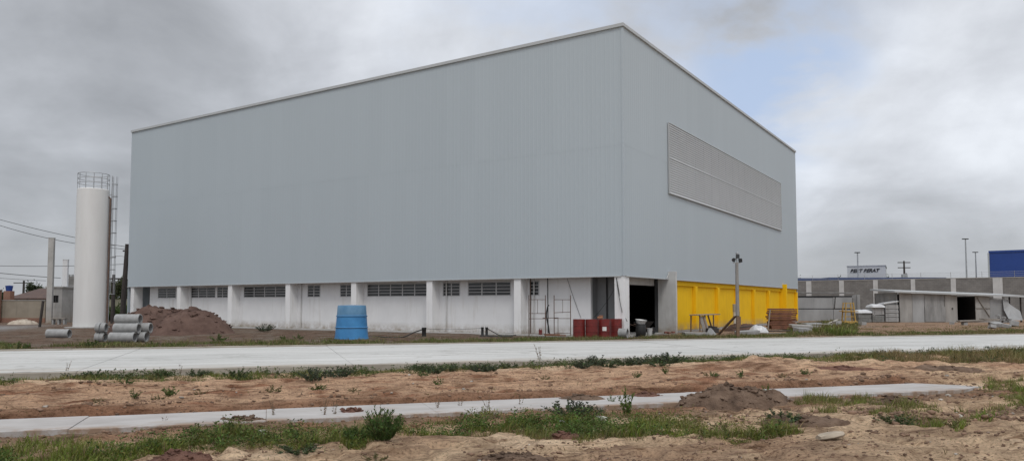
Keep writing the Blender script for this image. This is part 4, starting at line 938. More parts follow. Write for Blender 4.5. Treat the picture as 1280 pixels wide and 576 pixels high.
# utility poles
def upole(name, lab, u, vt, Y, r, arms, lean=0.0, cat='utility pole', extra=None):
    p = W(u, 390, Y); z = W(u, vt, Y).z; o = thing(name, lab, cat, (p.x, Y, 0))
    MB().tube([(0, 0, -.3), (lean * .5, 0, z / 2), (lean, 0, z)], [r * 1.25, r * 1.1, r * .85], 10).build('pole', M['darkwood'], o, True)
    for za, w_ in arms: MB().bar((lean - w_, 0, z - za), (lean + w_, 0, z - za), .12, .12).build('crossarm', M['darkwood'], o)
    return o, Vector((p.x + lean, Y, z))
up, ptop = upole('utility_pole', 'dark leaning wooden utility pole with a street lamp arm beside the warehouse edge', 153, 305, 66, .19, [(.6, .35)], .25)
zL = W(148, 320, 66).z
sl = MB().tube([(.2, 0, zL - .1), (-.2, 0, zL + .02), (-.75, 0, zL)], .03, 6).build('lamp_arm', M['galv'], up, True); MB().lathe([(.05, -.08), (.15, -.05), (.1, .05), (0, .08)], 12, 0, Matrix.Translation((-.85, 0, zL))).build('lamp_head', M['galv'], sl, True)
up2, _ = upole('utility_pole', 'shorter dark wooden pole just right of the water tower ladder', 141, 343, 63, .14, [(.35, .9)])
up3, _ = upole('utility_pole', 'distant small wooden pole with crossarm behind the tiled house', 28.5, 350.5, 112, .16, [(.35, 1.5)])
x, y = G(49.5, 408.5); ld = Vector((x, y, 0)); top = W(54, 376, y)
tag(MB().tube([ld, top], .09, 8).build('leaning_post', M['darkwood'], None, True), 'thin dark post leaning to the right in front of the beige boundary wall', 'post')
def wire(lab, A, B_, sag, r=.022): return tag(cable(None, A, B_, sag, r, 24, None, 'power_line'), lab, 'power line', 'power lines at the left')
wire('upper power line running from the utility pole out of the left edge', ptop + Vector((0, 0, -.25)), W(-40, 263, 66), .25)
wire('second power line just below the topmost one', ptop + Vector((0, 0, -.45)), W(-40, 268, 66), .55)
wire('level power line passing behind the tall slim concrete column', ptop + Vector((0, -.1, -1.75)), W(-40, 331, 66), .15, .02)
wire('power line sloping from the left edge to the shorter concrete column', W(80, 346, 67.6) - Vector((.3, 0, .1)), W(-40, 337, 66), .05, .026)
wire('lowest faint power line at the left edge', W(62, 350, 64.6) - Vector((.3, 0, .05)), W(-40, 344, 66), .05, .016)
# wall beyond the tower
a = W(120, 395, 78).x; b_ = W(172, 395, 78).x; z = W(150, 375, 78).z
gw = thing('garden_wall', 'mossy low garden wall between water tower and warehouse', 'wall', (a, 78, 0)); MB().box(0, b_ - a, 0, .2, -.2, z).build('wall_face', M['greenwall'], gw); MB().box(-.02, b_ - a + .02, -.03, .23, z + .001, z + .08).build('coping', M['greenwall'], gw)

# ------------------------------------------------------------------ RIGHT BACKGROUND
A = W(985, 350.5, 96); B_ = W(1420, 343.5, 75.5); A.z = B_.z = 0
wl = (B_ - A).length; wa_ = math.atan2(B_.y - A.y, B_.x - A.x); WH = 4.45
wv = thing('block_wall', 'long grey concrete block wall with pale posts along the right of the yard', 'wall', A, wa_)
MB().box(-12, wl, 0, .2, -.3, WH).build('blockwork', M['block'], wv)
MB().box(-12, wl, -.03, .23, WH + .001, WH + .1).build('capping', M['slabconc'], wv)
def along(u):           # distance along the wall seen at pixel column u
    d = ray(u, 380); c, s_ = math.cos(wa_), math.sin(wa_)
    return (d[0] * A.y - d[1] * A.x) / (d[1] * c - d[0] * s_)
for u, w_ in ((1011.5, .62), (1052.5, .55), (1095, .5), (1142, .45), (1192.5, .5), (1248, .9), (1330, .5)):
    q = along(u); MB().box(q - w_ / 2, q + w_ / 2, -.06, -.001, -.3, WH - .002).build('post', M['fin'], wv)
bwire = thing('barbed_wire', 'thin barbed wire strands on steel brackets along the top of the block wall', 'barbed wire', A + Vector((0, 0, WH + .1)), wa_)
mb = MB()
for k in range(3): mb.tube([(-2, .1 - .06 * k, .18 + .2 * k), (wl, .1 - .06 * k, .18 + .2 * k)], .012, 4)
mb.build('strands', M['galv'], bwire)
mb = MB()
for q in np.arange(0, wl, 3.0): mb.tube([(q, .1, 0), (q, -.05, .65)], .02, 5)
mb.build('brackets', M['galv'], bwire)
# zinc sheet fence
xa = W(994, 400, 73).x; xb = W(1066, 400, 73).x; zt = W(1030, 371, 73).z; zr = W(1030, 367, 73).z; zm_ = W(1030, 386, 73).z
ff = thing('sheet_shack', 'long makeshift shack of dull zinc sheets beside the end of the yellow wall', 'shack', (xa, 73, 0)); w = xb - xa
n = 3
for i in range(n):
    for z0, z1, dy in ((-.05, zm_ - .02, -.06), (zm_ + .06, zt, 0)):
        x0 = w * i / n; x1 = w * (i + 1) / n - .02
        MB().box(x0, x1, dy + rnd.uniform(-.02, .02), dy + .03, z0, z1 + rnd.uniform(-.08, .0)).build('panel', M['sheet'], ff, rot=(rnd.uniform(-.01, .01), rnd.uniform(-.004, .004), 0))
MB().box(-.2, w + .1, -.25, 3.0, zr + .05, zr + .13).build('roof', M['sheet_dirty'], ff); MB().box(0, w, .05, 2.8, -.1, zr - .2).build('inner_wall', M['darkvoid'], ff)  # dark core puts the shade behind the sheets into colour
MB().bar((w * .68, -.09, zm_ + .02), (w * .70, -.09, zt), .06, .04).build('batten', M['darkwood'], ff)
xa = W(1050, 400, 71.5).x; xb = W(1098, 400, 71.5).x; zt = W(1060, 369, 71.5).z; w = xb - xa
f2 = thing('sheet_screen', 'grey sheet screen with a square dark opening behind the yellow steel cart', 'screen', (xa, 75.2, 0))
wz0, wz1 = W(1080, 380, 72).z, W(1080, 372, 72).z; o0 = W(1075, 375, 72).x - xa; o1 = W(1085.5, 375, 72).x - xa
MB().box(0, o0, 0, .05, -.1, zt).box(o0, o1, 0, .05, -.1, wz0).box(o0, o1, 0, .05, wz1, zt).box(o1, (o1 + w) / 2, 0, .05, -.1, zt + .1).box((o1 + w) / 2 + .03, w, -.04, .05, -.1, zt + .12).build('panel', M['sheet_dirty'], f2)
MB().box(o0, o1, .2, .24, wz0 - .2, wz1 + .2).build('opening', M['black'], f2)  # black sheet behind the hole stands in for the unlit inside
MB().box(0, w, .051, 1.5, zt - .2, zt - .1).build('roof', M['sheet_dirty'], f2)
# yellow cart
x, y = G(1061, 405.3); yc = thing('steel_cart', 'yellow tan steel frame cart standing before the zinc sheet shack', 'cart', (x, y, 0), .1)
hh = W(1061, 378, y).z
MB().box(-.55, .55, -.35, .35, .05, .27).build('base', M['craneyellow'], yc, bevel=.02)
for sx in (-.42, .42):
    for sy in (-.25, .25): MB().bar((sx, sy, .27), (sx * .72, sy * .8, hh), .07).build('upright', M['craneyellow'], yc)
for k, z in enumerate((.62, .98, 1.3, hh - .05)):
    q = 1 - .25 * z / hh; mb = MB()
    for sy in (-.25, .25): mb.bar((-.5 * q, sy * q, z), (.5 * q, sy * q, z), .05)
    mb.build('rail', M['craneyellow'], yc)
MB().box(-.62, .62, -.3, .3, .985 + .03, 1.07).build('shelf', M['craneyellow'], yc)
for sx in (-.4, .4): MB().lathe([(.1, -.04), (.1, .04)], 14, 0, Matrix.Translation((sx, -.38, .08)) @ Matrix.Rotation(PI / 2, 4, 'X')).build('wheel', M['black'], yc, True)
# bundles of panels
def bundle(lab, u0, u1, vt, vb, Y, m, dep=1.2, tilt=0.0):
    xa, xb = W(u0, 400, Y).x, W(u1, 400, Y).x; z0, z1 = max(W(u0, vb, Y).z, .02), W(u0, vt, Y).z
    o = thing('panel_bundle', lab, 'bundle', ((xa + xb) / 2, Y, z0), .05, 'bundles of pale panels in the yard'); w, h_ = xb - xa, z1 - z0; k = max(2, int(h_ / .12)); mb = MB()
    for i in range(k): mb.box(-w / 2 + rnd.uniform(0, .03), w / 2 - rnd.uniform(0, .03), rnd.uniform(0, .03), dep, h_ * i / k, h_ * (i + .93) / k)
    mb.build('panels', M[m], o, bevel=.008)
    for sx in (-.3, .3): MB().box(w * sx - .012, w * sx + .012, -.008, dep + .008, -.002, h_ + .006).build('strap', M['sheet_dirty'], o)
    if tilt: o.rotation_euler.y = tilt
    return o
by = 66.5
bundle('pale bundle standing leftmost in the row beside the yellow cart', 1073, 1090, 390, 402.5, by, 'eps'); 
blanket_ = None
bundle('lower bundle in the middle column of the panel row', 1090.5, 1106, 394, 402.2, by + .1, 'eps'); bundle('upper bundle in the middle column of the panel row', 1090.5, 1106, 383, 393.2, by + .1, 'eps_light', 1.2, -.03)
for i, (a, b_) in enumerate(((396.6, 401.8), (391.3, 396.0), (386, 390.8), (380.8, 385.5))):
    bundle(('lowest', 'second lowest', 'third lowest', 'topmost')[i] + ' bundle in the right column of the panel row beside the shed', 1107, 1124, a, b_, by + .2, 'eps_light')
xa = W(1106, 379, by).x; xb = W(1124.5, 377, by).x
tag(MB().bar((xa, by + .7, W(1106, 379.5, by).z), (xb, by + .7, W(1124, 376.5, by).z), 1.1, .09).build('loose_panel', M['wrap'], None, bevel=.01), 'white loose panel lying tilted on the right column of bundles', 'panel')
for lab, u0, u1, v in (('white plastic wrap over the leftmost pale bundle', 1072.5, 1090.5, 390), ('white plastic wrap over the middle column of bundles', 1090, 1106.5, 383)):
    xa, xb = W(u0, v, by).x, W(u1, v, by).x; z = W(u0, v, by).z; n = 16; g = np.linspace(-1, 1, n); P_, Q_ = np.meshgrid(g, g)
    zz = z + .05 + .16 * (1 - np.abs(P_) ** 4) * (1 - np.abs(Q_) ** 4) * (.6 + .8 * fbm(P_ * 2 + v, Q_ * 2, 3)) - .12 * (np.maximum(np.abs(P_), np.abs(Q_)) > .95)
    v_ = np.stack([(xa + xb) / 2 + P_ * (xb - xa) / 2 * 1.03, by + .62 + Q_ * .72, zz], -1).reshape(-1, 3)
    o = MB().add(v_, [(i * n + j, i * n + j + 1, (i + 1) * n + j + 1, (i + 1) * n + j) for i in range(n - 1) for j in range(n - 1)]).build('plastic_wrap', M['wrap'], None, True); tag(o, lab, 'plastic wrap')
# shed
YS = 67.5
def sxp(u): return W(u, 400, YS).x
xs = sxp(1121); sd = thing('site_shed', 'long site shed of pale panels with a slanting white roof and dark door opening', 'shed', (xs, YS, 0))
zl = W(1121, 364, YS).z; zr_ = W(1278, 370, YS).z
def zroof(u): return zl + (zr_ - zl) * (u - 1121) / (1278 - 1121)
def spanel(u0, u1, m='sheet_dirty', dy=0.0, z0=-.1, name='panel', top=None):
    a, b_ = sxp(u0) - xs, sxp(u1) - xs; za, zb = (zroof(u0) - .12, zroof(u1) - .12) if top is None else (top, top)
    return MB().add([(a, dy, z0), (b_, dy, z0), (b_, dy + .06, z0), (a, dy + .06, z0), (a, dy, za), (b_, dy, zb), (b_, dy + .06, zb), (a, dy + .06, za)], [(0, 3, 2, 1), (4, 5, 6, 7), (0, 1, 5, 4), (1, 2, 6, 5), (2, 3, 7, 6), (3, 0, 4, 7)]).build(name, M[m], sd)
M['boarding'] = mat('pale_plywood', (.38, .366, .345), (.23, .22, .206), .9, .85, stretch=(2, 1, .5))
for u0, u1, m, dy in ((1125, 1141, 'boarding', 0), (1141.4, 1156, 'sheet', .02), (1156.4, 1181, 'sheet_dirty', .01), (1181.4, 1197, 'boarding', -.02), (1220, 1238, 'boarding', .0)): spanel(u0, u1, m, dy)
a, b_ = sxp(1156.4) - xs, sxp(1182) - xs; MB().box(a, b_, -.03, -.001, .05, W(1170, 383, YS).z).build('panel', M['sheet_dirty'], sd)
spanel(1238.5, 1262.5, 'sheet', .03, -.1, 'panel', W(1250, 373, YS).z - .1)
spanel(1197, 1220, 'black', 3.2, -.1, 'back_wall'); spanel(1121, 1300, 'sheet_dirty', 4.0, -.1, 'back_wall')  # black wall behind the door puts the unlit inside into colour
MB().box(0.05, .12, .06, 4, -.1, zl - .12).build('side_wall', M['sheet_dirty'], sd)
a, b_ = sxp(1196.8) - xs, sxp(1220.2) - xs; MB().box(a - .08, a, .07, 3.2, -.1, 2.3).build('door_reveal', M['black'], sd); MB().box(b_, b_ + .08, .07, 3.2, -.1, 2.3).build('door_reveal', M['black'], sd)  # reveals coloured black as part of the painted door shade
a, b_ = sxp(1181.6) - xs, sxp(1186) - xs
MB().box(sxp(1190) - xs, sxp(1190) - xs + .1, -.08, -.021, 1.15, 1.28).build('door_handle', M['black'], sd)
a, b_ = sxp(1222) - xs, sxp(1237) - xs; z1 = zroof(1230) - .25
MB().bar((a, -.035, z1), (b_, -.035, .5), .09, .05).bar((a - .1, -.03, 1.25), (b_ + .05, -.03, 1.25), .08, .04).build('brace', M['greywood'], sd)
for u in (1263, 1277): q = sxp(u) - xs; MB().box(q - .05, q + .05, 0, .1, -.1, zroof(u) - .1).build('post', M['darkwood'], sd)
a, b_ = -.35, sxp(1279) - xs; za, zb = zl, zr_
MB().add([(a, -.45, za - .1), (b_, -.45, zb - .1), (b_, 4.2, zb + .15), (a, 4.2, za + .15), (a, -.45, za + .05), (b_, -.45, zb + .05), (b_, 4.2, zb + .3), (a, 4.2, za + .3)], [(0, 3, 2, 1), (4, 5, 6, 7), (0, 1, 5, 4), (1, 2, 6, 5), (2, 3, 7, 6), (3, 0, 4, 7)]).build('roof', M['coping'], sd)
p = W(1269, 400, YS - .8); tag(MB().add([(-.5, 0, 0), (.75, .1, 0), (.8, .5, .8), (.1, .7, 1.35), (-.55, .8, 2.15), (-.6, .55, .9)], [(0, 1, 2, 3, 5), (5, 3, 4)]).add([(-.5, .05, 0), (.75, .15, 0), (.8, .55, .8), (.1, .75, 1.35), (-.55, .85, 2.15), (-.6, .6, .9)], [(5, 3, 2, 1, 0), (4, 3, 5)]).build('leaning_sheet', M['sheet'], None, loc=p), 'torn pale sheet leaning at the open right end of the site shed', 'sheet')
# board pile, bricks
px_, py_ = G(1225, 406)
for i, (dx, z, L_, a, lab, m) in enumerate(((-.2, .35, 3.0, .03, 'long pale board on top of the low trestle before the site shed', 'greywood'), (.0, .26, 2.6, -.04, 'lower board of the low trestle pile before the site shed', 'slabconc'), (.8, .45, 1.4, .2, 'short board lying crooked on the pile before the site shed', 'greywood'))):
    tag(MB().cbox((0, 0, 0), (L_, .5, .09)).build('board', M[m], None, bevel=.008, loc=(px_ + dx, py_ + .05 * i, z), rot=(0, .03 * (i - 1), a)), lab, 'board')
for k, (dx, lab) in enumerate(((-1.2, 'left block supporting the boards before the site shed'), (.9, 'right block supporting the boards before the site shed'))):
    tag(MB().cbox((0, 0, .1), (.3, .4, .22)).build('concrete_block', M['concrete'], None, bevel=.01, loc=(px_ + dx, py_, 0)), lab, 'block')
q = W(1252, 400, 65.5)
b0 = None
for i in range(26):
    L_ = [0] * 9 + [1] * 8 + [2] * 6 + [3] * 3
    o = MB().cbox((0, 0, 0), (.24, .12, .18)).build('brick', M['redwood'] if i % 3 else M['concrete'], None, bevel=.006) if b0 is None else dup(b0)
    if b0 is None: b0 = o
    lay = L_[i]; o.location = (q.x - .9 + rnd.uniform(0, 1.8 - .3 * lay) + .15 * lay, q.y + rnd.uniform(-.4, .5), .09 + .17 * lay); o.rotation_euler = (rnd.uniform(-.15, .15), rnd.uniform(-.2, .2), rnd.uniform(0, 3))
    tag(o, 'brown brick in the loose pile under the open end of the site shed', 'brick', 'brick pile at the site shed')
for i, (u, v, sz) in enumerate(((1246, 409, .5), (1258, 409.5, .4), (1268, 408, .55), (1240, 410.5, .35))):
    slab('concrete_block', ('grey lump of broken concrete in the grass before the brick pile, left of centre', 'pale broken concrete lump before the brick pile', 'largest broken concrete lump at the right edge of the yard', 'smallest broken concrete lump nearest the road in the yard')[i], u, v, (sz * 1.4, sz, sz * .7), (.2, .1 * i, .5 * i), 'concrete', 'concrete lump', None, 0, .05)
# beyond the wall
YF = 128.0
a = W(1059, 340, YF).x; b_ = W(1102, 340, YF).x; z0 = W(1080, 350, YF).z; z1 = W(1080, 333, YF).z
sg = thing('pale_building', 'pale store facade with dark italic lettering beyond the block wall', 'building', (a, YF, 0), -.47)
MB().box(0, b_ - a, 0, 12, -.3, z1).build('wall', M['signpanel'], sg); MB().box(-.1, b_ - a + .1, -.1, 12.1, z1 + .001, z1 + .15).build('roof', M['signpanel'], sg)
cu = bpy.data.curves.new('lettering', 'FONT'); cu.body = 'BERT BERAT'; cu.extrude = .04; cu.shear = .35; cu.size = 1.0; cu.offset = .035
to = bpy.data.objects.new('lettering', cu); COL.objects.link(to); bpy.context.view_layer.update()
dg = bpy.context.evaluated_depsgraph_get(); me = bpy.data.meshes.new_from_object(to.evaluated_get(dg)); bpy.data.objects.remove(to)
xs_ = [v.co.x for v in me.vertices]; ys_ = [v.co.y for v in me.vertices]
ta, tb = W(1062.5, 340, YF).x, W(1096, 340, YF).x; tz0, tz1 = W(1080, 340.6, YF).z, W(1080, 336.2, YF).z
kx = (tb - ta) / (max(xs_) - min(xs_)); kz = (tz1 - tz0) / (max(ys_) - min(ys_))
for v in me.vertices: v.co = Vector(((v.co.x - min(xs_)) * kx + ta - a, -.06 - v.co.z * .5, (v.co.y - min(ys_)) * kz + tz0))
me.materials.clear(); me.materials.append(M['signtext']); lo = bpy.data.objects.new('lettering', me); COL.objects.link(lo); lo.parent = sg
a = W(985, 348, 112).x; b_ = W(1183, 348, 112).x
wh = thing('blue_roof_hall', 'long low hall with dark blue roof edge just showing above the block wall', 'building', (a, 112, 0)); z1 = W(1090, 346.6, 112).z; z0 = W(1090, 350.5, 112).z
MB().box(0, b_ - a, .3, 12, -.3, z0).build('wall', M['signpanel'], wh)
g0 = W(1034, 348, 112).x - a
MB().box(0, g0 - .25, 0, 12.3, z0 + .001, z1 - .1).box(g0 + .25, b_ - a, 0, 12.3, z0 + .001, z1).build('roof', M['blueroof'], wh)
a = W(1237, 330, 132).x; zb = W(1237, 313.5, 132).z
bb = thing('blue_building', 'large plain dark blue clad store building beyond the wall at the right edge', 'building', (a, 132, 0), -.66)
MB().box(0, 40, 0, 25, -.3, zb - .35).build('wall', M['bluebldg'], bb); MB().box(-.1, 40.1, -.1, 25.1, zb - .349, zb).build('coping', M['bluebldg'], bb); MB().box(-.25, -.001, -.2, .12, -.3, zb - .36).build('corner_trim', M['coping'], bb)
def lightpole(lab, u, vt, Y, armw):
    p = W(u, 380, Y); z = W(u, vt, Y).z; o = thing('lamp_post', lab, 'lamp post', (p.x, Y, 0), 0, 'tall lamp posts beyond the wall')
    MB().tube([(0, 0, -.2), (0, 0, z)], [.16, .09], 10).build('pole', M['galv'], o, True)
    hd = MB().cbox((-armw, 0, z + .05), (.5, .3, .14)).cbox((armw, 0, z + .05), (.4, .3, .14)).build('lamp_head', M['black'], o, bevel=.03); MB().bar((-armw, 0, z), (armw, 0, z), .06).build('arm', M['galv'], hd); return o
lightpole('tall lamp post in front of the pale store facade', 1073.5, 316, 118, .18); lightpole('tallest lamp post left of the blue building', 1209.5, 299, 120, .25); lightpole('shorter lamp post just left of the blue building', 1221.5, 315.5, 138, .25)
p = W(1131.5, 380, 140); z = W(1131, 328, 140).z; zq = W(1131, 334.5, 140).z
py = thing('power_pylon', 'squat power pole with two crossarms standing beyond the block wall', 'power pole', (p.x, 140, 0))
MB().tube([(0, 0, -.3), (0, 0, z + .3)], [.3, .14], 8).build('pole', M['darkwood'], py, True)
for za, w_ in ((z, 1.15), (zq, 1.15), (z - 2.9, .9)): MB().bar((-w_, 0, za), (w_, 0, za), .18, .15).build('crossarm', M['darkwood'], py)
MB().box(-.45, .45, -.35, .35, zq - 2.9, zq - 1.2).build('transformer', M['galv'], py, bevel=.05)
MB().tube([(.45, 0, zq - 2.9), (.35, 0, zq - 1.0)], .12, 8).build('cable_box', M['darkwood'], py)

# ------------------------------------------------------------------ PLANTS
def leaves_mesh(name, V, Fc, T_, m):
    """V (n,k,3) faces of k verts each with one tint per face"""
    n, k, _ = V.shape; me = bpy.data.meshes.new(name)
    me.vertices.add(n * k); me.vertices.foreach_set('co', V.reshape(-1).astype(np.float32))
    me.loops.add(n * k); me.loops.foreach_set('vertex_index', np.arange(n * k, dtype=np.int32))
    me.polygons.add(n); me.polygons.foreach_set('loop_start', np.arange(0, n * k, k, dtype=np.int32)); me.update()
    at = me.color_attributes.new('tint', 'FLOAT_COLOR', 'POINT'); c = np.repeat(T_, k, 0)
    at.data.foreach_set('color', np.concatenate([c, np.ones((n * k, 1))], 1).astype(np.float32).ravel())
    me.materials.append(m); me.validate(); return me
RS = np.random.RandomState(11)
def leaf_quads(base, d, L_, w, up=None):
    """diamond leaves: base (n,3), direction (n,3), length, width"""
    up = RS.normal(size=d.shape) if up is None else up
    sd_ = np.cross(d, up); sd_ /= np.linalg.norm(sd_, axis=1)[:, None] + 1e-9
    nrm = np.cross(sd_, d)
    tip = base + d * L_[:, None] - nrm * (L_ * .12)[:, None]; mid = base + d * (L_ * .5)[:, None] + nrm * (L_ * .06)[:, None]
    return np.stack([base, mid + sd_ * (w * .5)[:, None], tip, mid - sd_ * (w * .5)[:, None]], 1)
def tints(n, base, var=.25, hue=.12):
    b = np.array(base)[None, :] * (1 + var * RS.normal(size=(n, 1)).clip(-1.8, 1.8)); b = b * (1 + hue * RS.normal(size=(n, 3)).clip(-1.5, 1.5)); return b.clip(.006, .6)
def bush_mesh(name, h_, r_, nst, nl, leafL, colr, spread=.75, stemc=(.13, .11, .06), droop=0):
    Vs = []; Ts = []
    for i in range(nst):
        a = RS.rand() * 2 * PI; q = RS.rand() ** .6; d = np.array([math.cos(a) * q * spread * r_ / h_ * 1.6, math.sin(a) * q * spread * r_ / h_ * 1.6, 1.0]); L_ = h_ * (1 - .35 * q * q) * (.65 + .4 * RS.rand())
        d /= np.linalg.norm(d) / 1.0; b0 = np.array([math.cos(a), math.sin(a), 0]) * q * r_ * .35
        bend = np.array([math.cos(a), math.sin(a), 0]) * .15 * h_ * q
        f = np.sort(.12 + .88 * RS.rand(nl) ** .8); P_ = b0 + d[None, :] * (f * L_)[:, None] + bend[None, :] * (f ** 2)[:, None]
        ld_ = RS.normal(size=(nl, 3)); ld_[:, 2] = np.abs(ld_[:, 2]) * .6 + .25; ld_ += d[None, :] * .6; ld_ /= np.linalg.norm(ld_, axis=1)[:, None]
        l = leafL * (.6 + .7 * RS.rand(nl)) * (1.15 - .5 * f); Vs.append(leaf_quads(P_, ld_, l, l * (.36 + .15 * RS.rand(nl)))); tc_ = tints(nl, colr) * (.8 + .35 * RS.rand()); Ts.append(tc_)
        # stem as thin quads
        sg_ = np.linspace(0, 1, 5); C_ = b0 + d[None, :] * (sg_ * L_)[:, None] + bend[None, :] * (sg_ ** 2)[:, None]; wv_ = np.array([-math.sin(a + 1), math.cos(a + 1), 0]) * .0035
        Vs.append(np.stack([C_[:-1] - wv_, C_[:-1] + wv_, C_[1:] + wv_ * .7, C_[1:] - wv_ * .7], 1)); Ts.append(tints(4, stemc, .1, .05))
    return leaves_mesh(name, np.concatenate(Vs), None, np.concatenate(Ts), M['leaf'])
def tuft_mesh(name, h_, r_, n, colr, bw=.006):
    a = RS.rand(n) * 2 * PI; q = RS.rand(n) ** .5 * r_; B0 = np.stack([np.cos(a) * q, np.sin(a) * q, np.full(n, -.02)], 1); a2 = a + RS.normal(size=n) * .8; ln = .1 + .5 * RS.rand(n)
    d = np.stack([np.cos(a2) * ln, np.sin(a2) * ln, np.ones(n)], 1); L_ = h_ * (.5 + .5 * RS.rand(n)); sw = np.stack([-np.sin(a2 + .7), np.cos(a2 + .7), 0 * a], 1) * bw
    m_ = B0 + d * (L_ * .55)[:, None]; t_2 = B0 + d * L_[:, None] + np.stack([np.cos(a2), np.sin(a2), -.35 + 0 * a], 1) * (L_ * ln * .5)[:, None]
    V1 = np.stack([B0 - sw, B0 + sw, m_ + sw * .8, m_ - sw * .8], 1); V2 = np.stack([m_ - sw * .8, m_ + sw * .8, t_2, t_2], 1); V2[:, 3] = t_2 + sw * .08; tc_ = tints(n, colr); return leaves_mesh(name, np.concatenate([V1, V2]), None, np.concatenate([tc_, tc_ * 1.1]), M['leaf'])
def stalk_mesh(name, h_, nst, nl, leafL, colr, stemc=(.16, .11, .07)): return bush_mesh(name, h_, .10 * h_, nst, nl, leafL, colr, .8, stemc)
CG, CB, CL, CO, CD = (.085, .125, .035), (.065, .085, .052), (.135, .175, .04), (.14, .125, .055), (.19, .14, .085)
BUSH = [bush_mesh('weed_foliage', .40, .34, 26, 26, .062, CB), bush_mesh('weed_foliage', .34, .30, 22, 24, .06, (.075, .105, .05)), bush_mesh('weed_foliage', .45, .26, 20, 26, .06, (.075, .11, .042))]
SMALL = [bush_mesh('weed_foliage', .22, .2, 12, 14, .05, CG), bush_mesh('weed_foliage', .18, .22, 12, 12, .045, CO), bush_mesh('weed_foliage', .28, .14, 9, 16, .05, CG)]
STALK = [stalk_mesh('weed_foliage', .62, 5, 14, .035, CD), stalk_mesh('weed_foliage', .42, 4, 12, .04, (.13, .10, .05))]
HERO = [bush_mesh('weed_foliage', .50, .36, 70, 34, .062, (.07, .115, .03), .85), bush_mesh('weed_foliage', .48, .12, 9, 24, .065, (.095, .14, .03), .7)]
TUFT = [tuft_mesh('weed_foliage', .22, .16, 130, CL), tuft_mesh('weed_foliage', .18, .2, 120, (.15, .15, .05))]
def weed(mesh, u, v, hpx, lab, grp, name='weed', cat='weed'):
    x, y = G2(u, v); hm = hpx * y / F; z0 = max(v_.co.z for v_ in mesh.vertices) if mesh.name not in HCACHE else HCACHE[mesh.name]; HCACHE[mesh.name] = z0
    k = hm / z0; o = bpy.data.objects.new(name, mesh); COL.objects.link(o); o.location = (x, y, hz(x, y) - .01); o.rotation_euler = (0, 0, rnd.uniform(0, 6.28)); k *= 1.2; kw = min(max(k, .7), 2.2) * (1.25 if mesh in BUSH else .62 if mesh in HERO else 1.1); o.scale = (kw * rnd.uniform(.9, 1.25), kw * rnd.uniform(.9, 1.25), k)
    return tag(o, lab, cat, grp)
HCACHE = {}
g1 = 'dark weeds along the near road verge'
for u, v, h_, i, lab in ((92, 474, 9, 1, 'low dark weed clump near the left verge end, left half of the pair'), (116, 473, 11, 1, 'low dark weed clump near the left verge end, right half of the pair'), (206, 473, 12, 2, 'upright weed on the near road verge below the concrete pipe stack'), (247, 472, 9, 1, 'loose low weed on the near road verge below the earth mound'), (262, 471, 9, 2, 'second loose weed below the earth mound, a little right of its neighbour'),
                         (298, 475, 15, 2, 'pointed leafy weed on the near road verge right of the earth mound'), (392, 475, 16, 0, 'bluish round bush on the sand left of and below the blue tank'), (424, 471, 13, 0, 'dark bushy weed on the verge straight below the blue tank'), (517, 466, 14, 2, 'tallest weed at the left end of the long verge row'), (530, 466, 11, 1, 'second weed in the long verge row right of the blue tank'), (545, 466, 10, 1, 'third weed in the long verge row right of the blue tank'),
                         (560, 465, 9, 1, 'low weed in the middle of the long verge row'), (601, 464, 10, 0, 'round dark weed in the verge row below the two stub posts'), (615, 463, 9, 1, 'weed right of the round dark one below the two stub posts'), (636, 461, 8, 1, 'last low weed in the verge row before the gap'), (728, 460, 11, 0, 'left weed of the dark clump below the red drums'), (745, 460, 12, 0, 'middle weed of the dark clump below the red drums'), (760, 459, 11, 1, 'right weed of the dark clump below the red drums'),
                         (794, 458, 11, 0, 'dark weed below the corner column of the warehouse'), (812, 456, 12, 0, 'dark weed below the open doorway'), (836, 455, 14, 0, 'largest dark weed of the row, below the bare concrete fin wall'), (848, 454, 10, 1, 'smaller dark weed right of the largest one below the fin wall'), (914, 453, 9, 0, 'solitary dark weed on the verge below the floodlight pole'), (1103, 446, 8, 0, 'small dark weed on the grassy verge below the panel bundles'), (1237, 441, 8, 0, 'small dark weed on the grassy verge near the right edge'),
                         (955, 451, 6, 1, 'very low weed on the verge below the lumber stack'), (780, 458, 9, 1, 'low weed filling the gap left of the corner column'), (824, 457, 8, 1, 'low weed squeezed between two larger dark ones')):
    weed(BUSH[i], u, v, h_, lab, g1)
g2 = 'small weeds on the bare red soil strip'
